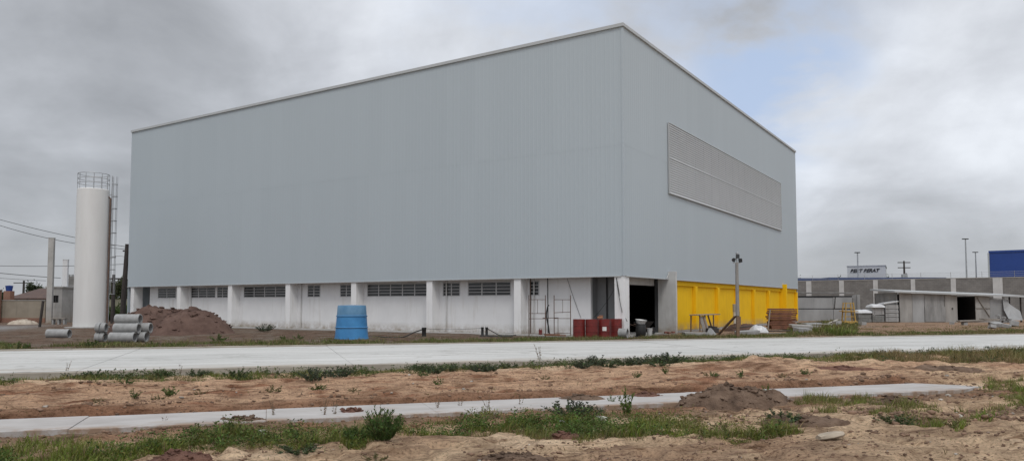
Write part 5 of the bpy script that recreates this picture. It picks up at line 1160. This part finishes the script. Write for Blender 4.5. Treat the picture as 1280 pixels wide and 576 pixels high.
for u, v, h_, i, lab in ((167, 499, 12, 2, 'spiky weed on the red soil strip, left of the seedling'), (215, 497, 12, 0, 'largest weed of the group on the left red soil strip'), (198, 498, 6, 1, 'tiny dry weed left of the largest one on the left red soil strip'), (250, 492, 6, 1, 'tiny brown weed on the red soil strip right of the group'), (118, 503, 5, 1, 'flat tiny weed on the red soil strip near the left edge'), (341, 492, 9, 1, 'small dry tuft on the red soil strip below the earth mound'), (397, 487, 9, 0, 'small weed right under the bluish round bush'),
                         (550, 485, 12, 2, 'thin upright green weed on the red soil strip below the stub posts'), (442, 489, 5, 1, 'tiny weed on the red soil strip below the blue tank'), (794, 472, 8, 2, 'small upright weed on the red soil strip below the doorway'), (834, 467, 10, 2, 'yellowish weed below the largest dark verge weed'), (888, 470, 7, 1, 'dry brown weed on the red soil behind the loam heap, left'), (892, 473, 5, 0, 'flat green weed on the red soil behind the loam heap'), (926, 472, 10, 2, 'upright small weed on the red soil right of the loam heap'), (1008, 468, 8, 0, 'dark little weed on the red soil strip below the lumber stack'), (978, 472, 6, 1, 'dry tiny weed on the red soil strip below the floodlight pole'), (682, 476, 6, 1, 'pale tiny weed on the red soil strip below the scaffold frames'), (530, 471, 7, 0, 'small weed below the second weed of the long verge row'),
                         (8, 471, 6, 0, 'small weed on the verge at the left edge'), (158, 480, 8, 0, 'weed on the verge edge left of the upright weed')):
    weed(SMALL[i], u, v, h_, lab, g2)
weed(HERO[0], 478, 551, 40, 'big dense leafy green bush in the foreground grass band', None, 'bush', 'bush'); weed(HERO[0], 445, 553, 20, 'lower left shoulder bush beside the big green bush', None, 'bush', 'bush')
weed(HERO[1], 784, 521, 34, 'tall leafy green stalk rising from the foreground grass against the path', None); weed(HERO[1], 765, 506, 12, 'little leafy sprout left of the tall leafy stalk', None)
weed(HERO[1], 958, 494, 14, 'small leafy sprout right of the loam heap', None)
weed(BUSH[0], 712, 521, 20, 'bluish weed clump in the foreground grass, left one of the pair', None); weed(BUSH[0], 733, 520, 16, 'bluish weed clump in the foreground grass, right one of the pair', None); weed(BUSH[1], 372, 566, 12, 'dark low weed on the sand below the grass band on the left', None)
weed(BUSH[2], 1122, 528, 16, 'dark green weed on the sand right of the loose old plank', None); weed(SMALL[0], 273, 545, 18, 'green weed clump in the grass band left of the white stone', None); weed(SMALL[0], 248, 543, 14, 'leafy clump in the grass band left of the white stone, the left one', None); weed(SMALL[1], 1195, 535, 12, 'yellowish weed on the sand near the right edge', None)
weed(BUSH[1], 982, 530, 14, 'dark weed in front of the loam heap', None); weed(SMALL[1], 900, 540, 9, 'dry weed on the sand in front of the loam heap', None); weed(SMALL[1], 760, 545, 8, 'dry weed at the sand edge below the leafy stalk', None); weed(SMALL[1], 470, 575, 9, 'dry weed at the bottom edge below the big bush', None)
for u, v, h_, i, lab in ((343, 524, 22, 0, 'reddish dry stalk standing against the path above the white stone'), (405, 524, 24, 0, 'branching dry stalk against the path left of the big bush'), (418, 523, 20, 1, 'second branching dry stalk against the path left of the big bush'), (393, 555, 22, 1, 'brown dry stalk in the grass left of the big bush'), (546, 515, 16, 0, 'thin dry stalk against the path right of the big bush'), (611, 515, 22, 0, 'brown forked dry stalk against the path in the middle'), (650, 510, 16, 1, 'slanting dry stalk against the path'), (676, 456, 22, 0, 'tall thin dry stalk rising against the pale road in the middle'), (744, 531, 16, 1, 'dry stalk in the grass below the leafy stalk'), (575, 512, 14, 1, 'thin dry stalk left of the forked one'), (225, 470, 14, 1, 'dry twig beside the upright verge weed'), (82, 472, 18, 0, 'dry twig beside the low weed clump on the left verge'), (740, 455, 10, 1, 'dry twig rising from the dark weed clump below the red drums'), (205, 531, 10, 1, 'tiny dry stalk on the near path edge at left')):
    weed(STALK[i], u, v, h_, lab, 'dry stalks')
weed(BUSH[0], 331, 414, 9, 'dark weed growing at the foot of the white wall between two columns', None)
for u, v, h_, lab in ((1044, 419, 14, 'green tuft on the far verge right of the lumber stack'), (1030, 418, 10, 'lower green tuft on the far verge beside the lumber stack'), (1058, 419, 9, 'green tuft on the far verge before the yellow cart')): weed(TUFT[0], u, v, h_, lab, None, 'grass_tuft', 'grass tuft')
for u, v, h_, lab in ((22, 436, 9, 'dark weed at the far road edge near the left border'), (36, 435, 6, 'lower dark weed at the far road edge near the left border'), (112, 434, 10, 'dark weed left of the pipe stack at the far road edge'), (190, 432, 6, 'low weed at the far road edge below the mound'), (272, 427, 9, 'weed at the right toe of the earth mound'), (355, 424, 5, 'low weed on the far verge left of the blue tank'), (372, 424, 6, 'second low weed on the far verge left of the blue tank')): weed(SMALL[0], u, v, h_, lab, 'weeds on the far road verge')

# grass: uncountable blades
def inpoly(px, py, poly):
    c = np.zeros(len(px), bool); n = len(poly)
    for i in range(n):
        x1, y1 = poly[i]; x2, y2 = poly[(i + 1) % n]
        cond = ((y1 > py) != (y2 > py)) & (px < (x2 - x1) * (py - y1) / (y2 - y1 + 1e-12) + x1); c ^= cond
    return c
def scatter(poly_px, dens, clump=1.0, thr=.4):
    P_ = np.array([G(u, v) for u, v in poly_px]); lo, hi = P_.min(0), P_.max(0); n = int(dens * (hi[0] - lo[0]) * (hi[1] - lo[1]))
    x = lo[0] + RS.rand(n) * (hi[0] - lo[0]); y = lo[1] + RS.rand(n) * (hi[1] - lo[1])
    jx = x + (fbm(x * 2.2, y * 2.2, 3) - .5) * .8; jy = y + (fbm(x * 2.2 + 50, y * 2.2, 3) - .5) * .8
    k = inpoly(jx, jy, P_); m_ = fbm(x * clump + 3, y * clump + 7, 4); k &= RS.rand(n) < sstep(thr - .06, thr + .12, m_)
    return x[k], y[k]
def grass_blades(x, y, h_, colr, bw, alt, altf, var=.25, lean=.55):
    n = len(x); z = height(x, y); B0 = np.stack([x, y, z - .01], 1); a = RS.rand(n) * 2 * PI; ln = lean * RS.rand(n) ** .7
    hm = fbm(x * 2.6 + 21, y * 2.6, 3); L_ = h_ * (.25 + .75 * RS.rand(n) ** 1.5) * np.clip(.1 + 3.2 * (hm - .25), .2, 1.6); d = np.stack([np.cos(a) * ln, np.sin(a) * ln, np.ones(n)], 1)
    sw = np.stack([-np.sin(a + .6), np.cos(a + .6), 0 * a], 1) * bw * (.7 + .6 * RS.rand(n))[:, None]
    m_ = B0 + d * (L_ * .5)[:, None]; t_2 = m_ + np.stack([np.cos(a) * ln * 1.6, np.sin(a) * ln * 1.6, .8 - .4 * ln], 1) * (L_ * .55)[:, None]
    c = tints(n, colr, var, .1); f = (sstep(.45, .62, fbm(x * .9 + 61, y * .9 + 13, 3)) * altf)[:, None]; dry = (RS.rand(n) < .12)[:, None]
    c = c * (1 - f) + tints(n, alt, var, .1) * f; c = np.where(dry, tints(n, (.26, .21, .11), .2, .08), c)
    V1 = np.stack([B0 - sw, B0 + sw, m_ + sw * .75, m_ - sw * .75], 1); V2 = np.stack([m_ - sw * .75, m_ + sw * .75, t_2 + sw * .1, t_2 - sw * .1], 1)
    return np.concatenate([V1, V2]), np.concatenate([c, c])
def grass_obj(name, sets, label):
    Vs, Ts = zip(*sets); me = leaves_mesh(name, np.concatenate(Vs), None, np.concatenate(Ts), M['leaf']); o = bpy.data.objects.new(name, me); COL.objects.link(o); return tag(o, label, 'grass', None, 'stuff')
PA = [(-60, 566), (60, 562), (150, 558), (215, 548), (280, 534), (330, 540), (380, 534), (430, 534), (480, 534), (560, 526), (620, 516), (700, 519), (780, 514), (870, 520), (900, 528), (985, 531), (985, 540), (900, 546), (800, 547), (700, 550), (640, 544), (540, 542), (490, 550), (430, 562), (330, 558), (230, 562), (130, 580), (60, 600), (-60, 600)]
PA2 = [(-60, 576), (60, 571), (190, 558), (300, 543), (430, 546), (560, 535), (640, 528), (700, 530), (800, 525), (900, 536), (985, 534), (980, 540), (900, 545), (800, 545), (700, 548), (640, 542), (540, 541), (485, 549), (430, 560), (330, 556), (230, 560), (130, 578), (-60, 600)]
PB = [[(1000, 496), (1040, 497), (1078, 514), (1066, 520), (1010, 512)], [(1060, 498), (1110, 500), (1165, 508), (1170, 516), (1110, 514), (1060, 506)], [(1200, 510), (1250, 508), (1256, 522), (1205, 527)], [(1235, 475), (1320, 474), (1320, 494), (1240, 492)], [(1262, 494), (1330, 494), (1330, 516), (1268, 512)], [(1084, 520), (1100, 520), (1100, 530), (1086, 530)], [(1140, 522), (1168, 524), (1166, 532), (1144, 530)], [(1190, 525), (1205, 526), (1203, 540), (1190, 538)], [(1075, 512), (1120, 514), (1120, 524), (1080, 522)], [(960, 524), (1000, 520), (1000, 534), (965, 536)]]
sets = []
x, y = scatter(PA, 1900, .9, .40); sets.append(grass_blades(x, y, .11, (.135, .150, .038), .0042, (.175, .160, .06), .9))
x, y = scatter(PA2, 3400, .8, .33); sets.append(grass_blades(x, y, .14, (.145, .185, .03), .0042, (.155, .16, .042), .7))
PA3 = [(-60, 562), (120, 555), (235, 556), (160, 572), (40, 590), (-60, 610)]
x, y = scatter(PA3, 3000, .9, .27); sets.append(grass_blades(x, y, .13, (.14, .18, .032), .0042, (.175, .175, .045), .7))
for p in PB: x, y = scatter(p, 2200, 1.6, .38); sets.append(grass_blades(x, y, .15, (.14, .19, .03), .0045, (.16, .155, .05), .8))
x, y = scatter([(-60, 520), (1330, 470), (1330, 700), (-60, 700)], 60, 1.8, .56); sets.append(grass_blades(x, y, .07, (.15, .14, .05), .004, (.2, .16, .07), .8))
def herbs(x, y, h_, L0, colr, per=5):
    n = len(x); z = height(x, y); B0 = np.repeat(np.stack([x, y, z], 1), per, 0); m = n * per; B0 += np.stack([RS.normal(size=m) * .025, RS.normal(size=m) * .025, h_ * RS.rand(m) ** 1.3 * np.repeat(.4 + RS.rand(n), per)], 1)
    d = RS.normal(size=(m, 3)); d[:, 2] = np.abs(d[:, 2]) * .6 + .1; d /= np.linalg.norm(d, axis=1)[:, None]; l = L0 * (.5 + .8 * RS.rand(m)); return leaf_quads(B0, d, l, l * .45), np.repeat(tints(n, colr, .28, .12), per, 0)
x, y = scatter(PA2, 420, 1.3, .44); sets.append(herbs(x, y, .16, .035, (.085, .125, .03), 9))
x, y = scatter(PA, 260, 1.6, .48); sets.append(herbs(x, y, .10, .03, (.14, .145, .04), 7))
grass_obj('grass', sets, 'uneven green grass band in the sandy foreground')
sets = []
VN = [(-120, 481), (100, 474), (300, 472), (640, 459), (1000, 446.5), (1330, 436), (1330, 452), (1200, 456), (1050, 458), (900, 458), (640, 466), (300, 480), (100, 484), (-120, 492)]
x, y = scatter(VN, 1200, .8, .36); sets.append(grass_blades(x, y, .11, (.125, .15, .035), .006, (.17, .145, .06), .9))
VN2 = [(1050, 446), (1330, 436), (1330, 454), (1230, 455), (1120, 458), (1050, 456)]
x, y = scatter(VN2, 900, .8, .28); sets.append(grass_blades(x, y, .24, (.15, .14, .045), .006, (.22, .165, .08), .9))
x, y = scatter([(-120, 500), (1300, 452), (1300, 478), (-120, 524)], 22, 1.4, .56); sets.append(grass_blades(x, y, .07, (.12, .12, .04), .006, (.2, .15, .07), .8))
x, y = scatter(VN, 90, 1.1, .50); sets.append(herbs(x, y, .14, .05, (.075, .10, .035), 9))
grass_obj('grass', sets, 'grass and herbs on the verge along the near road edge')
sets = []
VF = [(-200, 449), (0, 440), (300, 433.5), (640, 428.4), (1000, 422.3), (1330, 416.3), (1330, 412), (1000, 417.5), (640, 424), (300, 427.5), (0, 430), (-200, 432)]
x, y = scatter(VF, 420, .6, .36); sets.append(grass_blades(x, y, .17, (.10, .125, .032), .009, (.16, .14, .06), .9))
VF2 = [(985, 420), (1070, 418.5), (1072, 404), (1040, 401), (985, 409)]
x, y = scatter(VF2, 160, .5, .34); sets.append(grass_blades(x, y, .26, (.11, .13, .035), .013, (.17, .14, .06), .8))
x, y = scatter([(1070, 418.5), (1330, 413.5), (1330, 407), (1070, 408)], 60, .5, .42); sets.append(grass_blades(x, y, .12, (.20, .155, .075), .012, (.14, .135, .045), .8))
x, y = scatter([(-200, 432), (0, 430), (250, 424), (440, 421.5), (640, 420), (640, 424), (0, 436)], 60, .6, .48); sets.append(grass_blades(x, y, .12, (.12, .12, .04), .011, (.2, .16, .08), .8))
grass_obj('grass', sets, 'grass strip along the far road edge')
# clods and pebbles
def clods():
    ico = bpy.data.meshes.new('t'); import bmesh
    bm = bmesh.new(); bmesh.ops.create_icosphere(bm, subdivisions=1, radius=1); vb = np.array([v.co[:] for v in bm.verts]); fb = np.array([[v.index for v in f.verts] for f in bm.faces]); bm.free(); bpy.data.meshes.remove(ico)
    X = []; 
    for (u0, v0, u1, v1, n, a, b_) in ((-60, 520, 1340, 600, 5200, .006, .022), (-60, 508, 1340, 545, 3000, .008, .035), (-60, 470, 1340, 520, 3400, .010, .04), (960, 470, 1340, 530, 2200, .01, .055), (450, 545, 760, 590, 700, .006, .03)):
        P_ = np.array([G(u, v) for u, v in zip(u0 + RS.rand(n) * (u1 - u0), v0 + RS.rand(n) * (v1 - v0))]); X.append(np.concatenate([P_, (a + (b_ - a) * RS.rand(n) ** 3)[:, None]], 1))
    X = np.concatenate(X); s_, t_3 = st(X[:, 0], X[:, 1]); ok = ~((t_3 > PATH_T0 - .05) & (t_3 < PATH_T1 + .05) & (s_ < 13)) & (t_3 < 18.7); ok &= RS.rand(len(X)) < sstep(.38, .6, fbm(X[:, 0] * 1.3, X[:, 1] * 1.3 + 4, 3)); X = X[ok]; n = len(X)
    z = height(X[:, 0], X[:, 1]); V_ = vb[None] * (1 + .25 * RS.normal(size=(n, len(vb), 1))) * X[:, 2][:, None, None] * np.array([1.2, 1.0, .7]); V_ = V_ + np.stack([X[:, 0], X[:, 1], z + X[:, 2] * .25], 1)[:, None, :]
    Fq = fb[None] + (np.arange(n) * len(vb))[:, None, None]; V_ = V_.reshape(-1, 3); Fq = Fq.reshape(-1, 3).astype(np.int32); me = bpy.data.meshes.new('soil_clods')
    me.vertices.add(len(V_)); me.vertices.foreach_set('co', V_.ravel().astype(np.float32)); me.loops.add(Fq.size); me.loops.foreach_set('vertex_index', Fq.ravel()); me.polygons.add(len(Fq)); me.polygons.foreach_set('loop_start', np.arange(0, Fq.size, 3, dtype=np.int32)); me.update()
    base = np.where(RS.rand(n)[:, None] < .03, np.array([[.42, .38, .33]]), np.array([[.21, .135, .092]])) * (.6 + .6 * RS.rand(n))[:, None]; at = me.color_attributes.new('tint', 'FLOAT_COLOR', 'POINT'); at.data.foreach_set('color', np.concatenate([np.repeat(base, len(vb), 0), np.ones((n * len(vb), 1))], 1).astype(np.float32).ravel()); me.materials.append(M['clod']); me.validate()
    o = bpy.data.objects.new('soil_clods', me); COL.objects.link(o); tag(o, 'loose clods and pebbles scattered over the soil', 'clods', None, 'stuff')
clods()
# stones and plank in the foreground
def rock(lab, u, v, size, m, seed, cat='stone', name='stone'):
    import bmesh
    bm = bmesh.new(); bmesh.ops.create_icosphere(bm, subdivisions=3, radius=1)
    for q in bm.verts:
        d = q.co.copy(); k = 1 + .35 * (float(fbm(np.array([d.x * 1.3 + seed]), np.array([d.y * 1.3 + d.z]), 3)[0]) - .5) * 2
        q.co = Vector((max(-.75, min(.75, d.x)) * size[0] * k, max(-.7, min(.7, d.y)) * size[1] * k, max(-.6, min(.65, d.z)) * size[2] * k))
    me = bpy.data.meshes.new(name); bm.to_mesh(me); bm.free(); me.materials.append(m); me.polygons.foreach_set('use_smooth', [True] * len(me.polygons)); o = bpy.data.objects.new(name, me); COL.objects.link(o)
    x, y = G2(u, v); o.location = (x, y, hz(x, y) + size[2] * .45); o.rotation_euler = (0, 0, seed); return tag(o, lab, cat)
rock('single pale white stone lying in the grass band on the left', 328, 547, (.062, .05, .055), M['stone'], 1.1); rock('pale flat stone in the grass left of the leafy stalk', 752, 525, (.1, .06, .05), M['stone'], 2.3); rock('small white lump in the grass below the bluish weeds, left one', 702, 530, (.05, .04, .045), M['plastic_white'], 3.1); rock('small white lump in the grass below the bluish weeds, right one', 713, 529, (.04, .03, .04), M['plastic_white'], 4.2)
x, y = G2(1038, 550); pk = MB(); n = 9
for i in range(n): pass
secs = [(-.18, .05, .035), (-.14, .075, .05), (0, .085, .055), (.12, .075, .05), (.19, .04, .03)]; vs = []; fs = []
for i, (xx, w_, h_) in enumerate(secs):
    for k in range(10): a = 2 * PI * k / 10; vs.append((xx, w_ * math.cos(a) + .006 * math.sin(5 * xx * 30 + k), h_ * .8 * max(-.5, math.sin(a)) + .004 * math.cos(k * 3 + i)))
for i in range(len(secs) - 1):
    for k in range(10): fs.append((i * 10 + k, (i + 1) * 10 + k, (i + 1) * 10 + (k + 1) % 10, i * 10 + (k + 1) % 10))
fs += [tuple(range(10)), tuple(range(40, 50))[::-1]]
tag(pk.add(vs, fs).build('old_plank', M['plank'], None, True, loc=(x, y, hz(x, y) + .055), rot=(0, -.08, .38)), 'loose weathered old wood piece lying on the foreground sand at right', 'wood piece')

# far trees
def tree(lab, u, vt, Y, wpx, name='tree', col=(.05, .065, .03), vb=None, grp=None):
    p = W(u, 380, Y); h_ = W(u, vt, Y).z; r_ = wpx * Y / F / 2; o = thing(name, lab, 'tree', (p.x, Y, 0), rnd.uniform(0, 6), grp)
    mb = MB(); mb.tube([(0, 0, -.3), (.05, 0, h_ * .4), (.0, .1, h_ * .75)], [r_ * .12 + .05, r_ * .09 + .04, .04], 8)
    for k in range(5): a = k * 1.26 + .3; mb.tube([(.03, 0, h_ * (.35 + .06 * k)), (math.cos(a) * r_ * .6, math.sin(a) * r_ * .6, h_ * (.6 + .06 * k))], [.06, .02], 6)
    mb.build('trunk', M['darkwood'], o, True)
    n = 2600; cl = RS.normal(size=(26, 3)); cl /= np.linalg.norm(cl, axis=1)[:, None]; cl *= (.35 + .5 * RS.rand(26))[:, None]
    ci = RS.randint(0, 26, n); P_ = cl[ci] + RS.normal(size=(n, 3)) * .17; P_ = P_ * np.array([r_, r_, h_ * .36]) + np.array([0, 0, h_ * .62]); d = RS.normal(size=(n, 3)); d /= np.linalg.norm(d, axis=1)[:, None]; l = (.22 + .2 * RS.rand(n)) * max(.7, r_ / 2.5)
    me = leaves_mesh('crown', leaf_quads(P_, d, l, l * .6), None, tints(n, col, .25, .1) * (.7 + .5 * RS.rand(26))[ci][:, None], M['leaf']); c = bpy.data.objects.new('crown', me); COL.objects.link(c); c.parent = o; return o
tree('dark round tree behind the tiled house roof', 41, 350, 102, 17); tree('second lower tree behind the tiled house roof', 52, 356, 104, 14); tree('green tree between water tower and warehouse, left', 137, 346, 86, 20, col=(.07, .085, .035)); tree('green tree behind the leaning utility pole', 152, 342, 84, 22, col=(.075, .09, .04)); tree('low green tree at the left edge of the warehouse', 166, 350, 88, 18, col=(.07, .085, .035))
tree('small dark tree above the block wall beside the warehouse', 1004, 344.5, 135, 15); tree('small dark tree above the block wall left of the power pole', 1110, 345, 150, 9); tree('small dark tree behind the blue roof hall', 1050, 346, 150, 16); tree('small tree at the far left edge', 2, 364, 95, 12)
# shrubs in the gap by tower
x, y = G(150, 398)
for u, h_, lab in ((136, 16, 'bushy green shrub before the mossy garden wall, left'), (150, 26, 'bushy green climber around the utility pole foot'), (158, 18, 'bushy green shrub before the mossy garden wall, right')):
    p = W(u, 400, 72); o = bpy.data.objects.new('shrub', HERO[0]); COL.objects.link(o); o.location = (p.x, 72, 0); k = h_ * 72 / F / .5; o.scale = (k * .9, k * .9, k); tag(o, lab, 'shrub')

# ------------------------------------------------------------------ SKY, SUN, CAMERA
wd = bpy.data.worlds.new('World'); S.world = wd; wd.use_nodes = True; nt = wd.node_tree; bg = nt.nodes['Background']
SUN_EL, SUN_AZ = math.radians(55), math.radians(172)     # compass azimuth, clockwise from +Y
sky = nt.nodes.new('ShaderNodeTexSky'); sky.sky_type = 'NISHITA'; sky.sun_disc = False; sky.sun_elevation = SUN_EL; sky.sun_rotation = SUN_AZ
def N(t): return nt.nodes.new(t)
def math_(op, a, b=None, clamp=False):
    m = N('ShaderNodeMath'); m.operation = op; m.use_clamp = clamp
    for i, v in enumerate((a, b)):
        if v is None: continue
        if hasattr(v, 'is_output'): nt.links.new(v, m.inputs[i])
        else: m.inputs[i].default_value = v
    return m.outputs[0]
def smooth(x, a, b):
    m = N('ShaderNodeMapRange'); m.interpolation_type = 'SMOOTHSTEP'; m.inputs['From Min'].default_value = a; m.inputs['From Max'].default_value = b; nt.links.new(x, m.inputs[0]); return m.outputs[0]
tc = N('ShaderNodeTexCoord'); nv = N('ShaderNodeVectorMath'); nv.operation = 'NORMALIZE'; nt.links.new(tc.outputs['Generated'], nv.inputs[0]); dirv = nv.outputs[0]
sp = N('ShaderNodeSeparateXYZ'); nt.links.new(dirv, sp.inputs[0])
den = math_('ADD', math_('MAXIMUM', sp.outputs['Z'], 0.0), .30)
cb = N('ShaderNodeCombineXYZ'); nt.links.new(math_('DIVIDE', sp.outputs['X'], den), cb.inputs[0]); nt.links.new(math_('DIVIDE', sp.outputs['Y'], den), cb.inputs[1])
def cn(scale, detail, rough, off, dist=0.0, src=None):
    mp = N('ShaderNodeMapping'); mp.inputs['Location'].default_value = off; nt.links.new(src or cb.outputs[0], mp.inputs[0])
    n = N('ShaderNodeTexNoise'); n.inputs['Scale'].default_value = scale; n.inputs['Detail'].default_value = detail; n.inputs['Roughness'].default_value = rough; n.inputs['Distortion'].default_value = dist; nt.links.new(mp.outputs[0], n.inputs['Vector']); return n.outputs[0]
def lobe(u, v, a, b):
    d = Vector(ray(u, v)).normalized(); m = N('ShaderNodeVectorMath'); m.operation = 'DOT_PRODUCT'; nt.links.new(dirv, m.inputs[0]); m.inputs[1].default_value = d
    return smooth(m.outputs['Value'], math.cos(math.radians(b)), math.cos(math.radians(a)))
nA = cn(1.0, 7, .5, (2.3, .4, 0), .3); nB = cn(2.6, 8, .54, (5.1, 1.7, 0), .35); nC = cn(1.1, 6, .55, (8.7, 3.1, 0), .3)
nD = cn(4.2, 7, .55, (1.1, 4.4, 2.0), .3, dirv)
br = math_('ADD', math_('MULTIPLY', nA, .36), math_('ADD', math_('MULTIPLY', nB, .32), math_('MULTIPLY', nD, .34)))
def addl(x, l, k): return math_('ADD', x, math_('MULTIPLY', l, k))
br = math_('ADD', math_('MULTIPLY', br, 1.08), -.040)
br = addl(br, lobe(60, 130, 2, 20), -.07)
br = addl(br, lobe(250, 100, 0, 12), -.03); br = addl(br, lobe(520, 10, 2, 18), .075); br = addl(br, lobe(1200, 60, 3, 16), .065); br = addl(br, lobe(1130, 200, 2, 12), .045); br = addl(br, lobe(1270, 240, 1, 8), .01)
br = addl(br, lobe(1130, 315, 1, 8), -.13); br = addl(br, lobe(60, 260, 2, 10), -.01)
cr = N('ShaderNodeValToRGB'); nt.links.new(br, cr.inputs[0]); e = cr.color_ramp.elements
for i, (p, c) in enumerate(((.32, (.30, .311, .33)), (.43, (.41, .425, .452)), (.54, (.55, .57, .61)), (.68, (.78, .81, .86)))):
    if i > 1: e.new(p)
    e[i].position = p; e[i].color = (*c, 1)
hzf = smooth(sp.outputs['Z'], .14, .0)
def mixw(f, a, b, mode='MIX'):
    m = N('ShaderNodeMix'); m.data_type = 'RGBA'; m.blend_type = mode
    for s_, v in ((m.inputs[0], f), (m.inputs[6], a), (m.inputs[7], b)):
        if hasattr(v, 'is_output'): nt.links.new(v, s_)
        elif isinstance(v, float): s_.default_value = v
        else: s_.default_value = (*v, 1)
    return m.outputs[2]
cl = mixw(math_('MULTIPLY', hzf, .7), cr.outputs[0], (.40, .415, .445))
# thin blue gaps
gap = math_('MULTIPLY', math_('MAXIMUM', lobe(965, 95, 2, 8), math_('MULTIPLY', lobe(800, 20, 3, 20), .45)), smooth(nB, .36, .54), True)
bl = (.42, .53, .73)
# brighter cloud overhead and behind the camera, where the hidden sun is
ovh = smooth(sp.outputs['Z'], .42, .9); bk_ = smooth(sp.outputs['Y'], .2, -.7)
gain = math_('ADD', 1.0, math_('ADD', math_('MULTIPLY', ovh, 1.0), math_('MULTIPLY', bk_, .15)))
sc = N('ShaderNodeVectorMath'); sc.operation = 'SCALE'; nt.links.new(mixw(math_('MULTIPLY', gap, .9), cl, bl), sc.inputs[0]); nt.links.new(math_('MULTIPLY', gain, 10.0), sc.inputs['Scale'])
fin = mixw(.94, sky.outputs[0], sc.outputs[0])
nt.links.new(fin, bg.inputs[0]); bg.inputs[1].default_value = .1
sl_ = bpy.data.lights.new('sun', 'SUN'); sl_.energy = 1.0; sl_.angle = math.radians(18); sl_.color = (1, .96, .9); so = bpy.data.objects.new('sun', sl_); COL.objects.link(so)
dv = Vector((math.sin(SUN_AZ) * math.cos(SUN_EL), math.cos(SUN_AZ) * math.cos(SUN_EL), math.sin(SUN_EL))); so.rotation_euler = dv.to_track_quat('Z', 'Y').to_euler(); so.location = dv * 80
cam = bpy.data.cameras.new('camera'); co = bpy.data.objects.new('camera', cam); COL.objects.link(co); S.camera = co
cam.sensor_fit = 'HORIZONTAL'; cam.sensor_width = 36; cam.lens = 36 * F / 1280; cam.shift_y = SH / 1280; cam.clip_end = 6000; cam.clip_start = .05
co.location = (0, 0, H); co.rotation_euler = (PI / 2 + PITCH, 0, 0)
vs_ = S.view_settings; vs_.view_transform = 'Standard'; vs_.look = 'None'; vs_.exposure = 0.15; vs_.gamma = 1; vs_.use_curve_mapping = False
S.cycles.max_bounces = 6
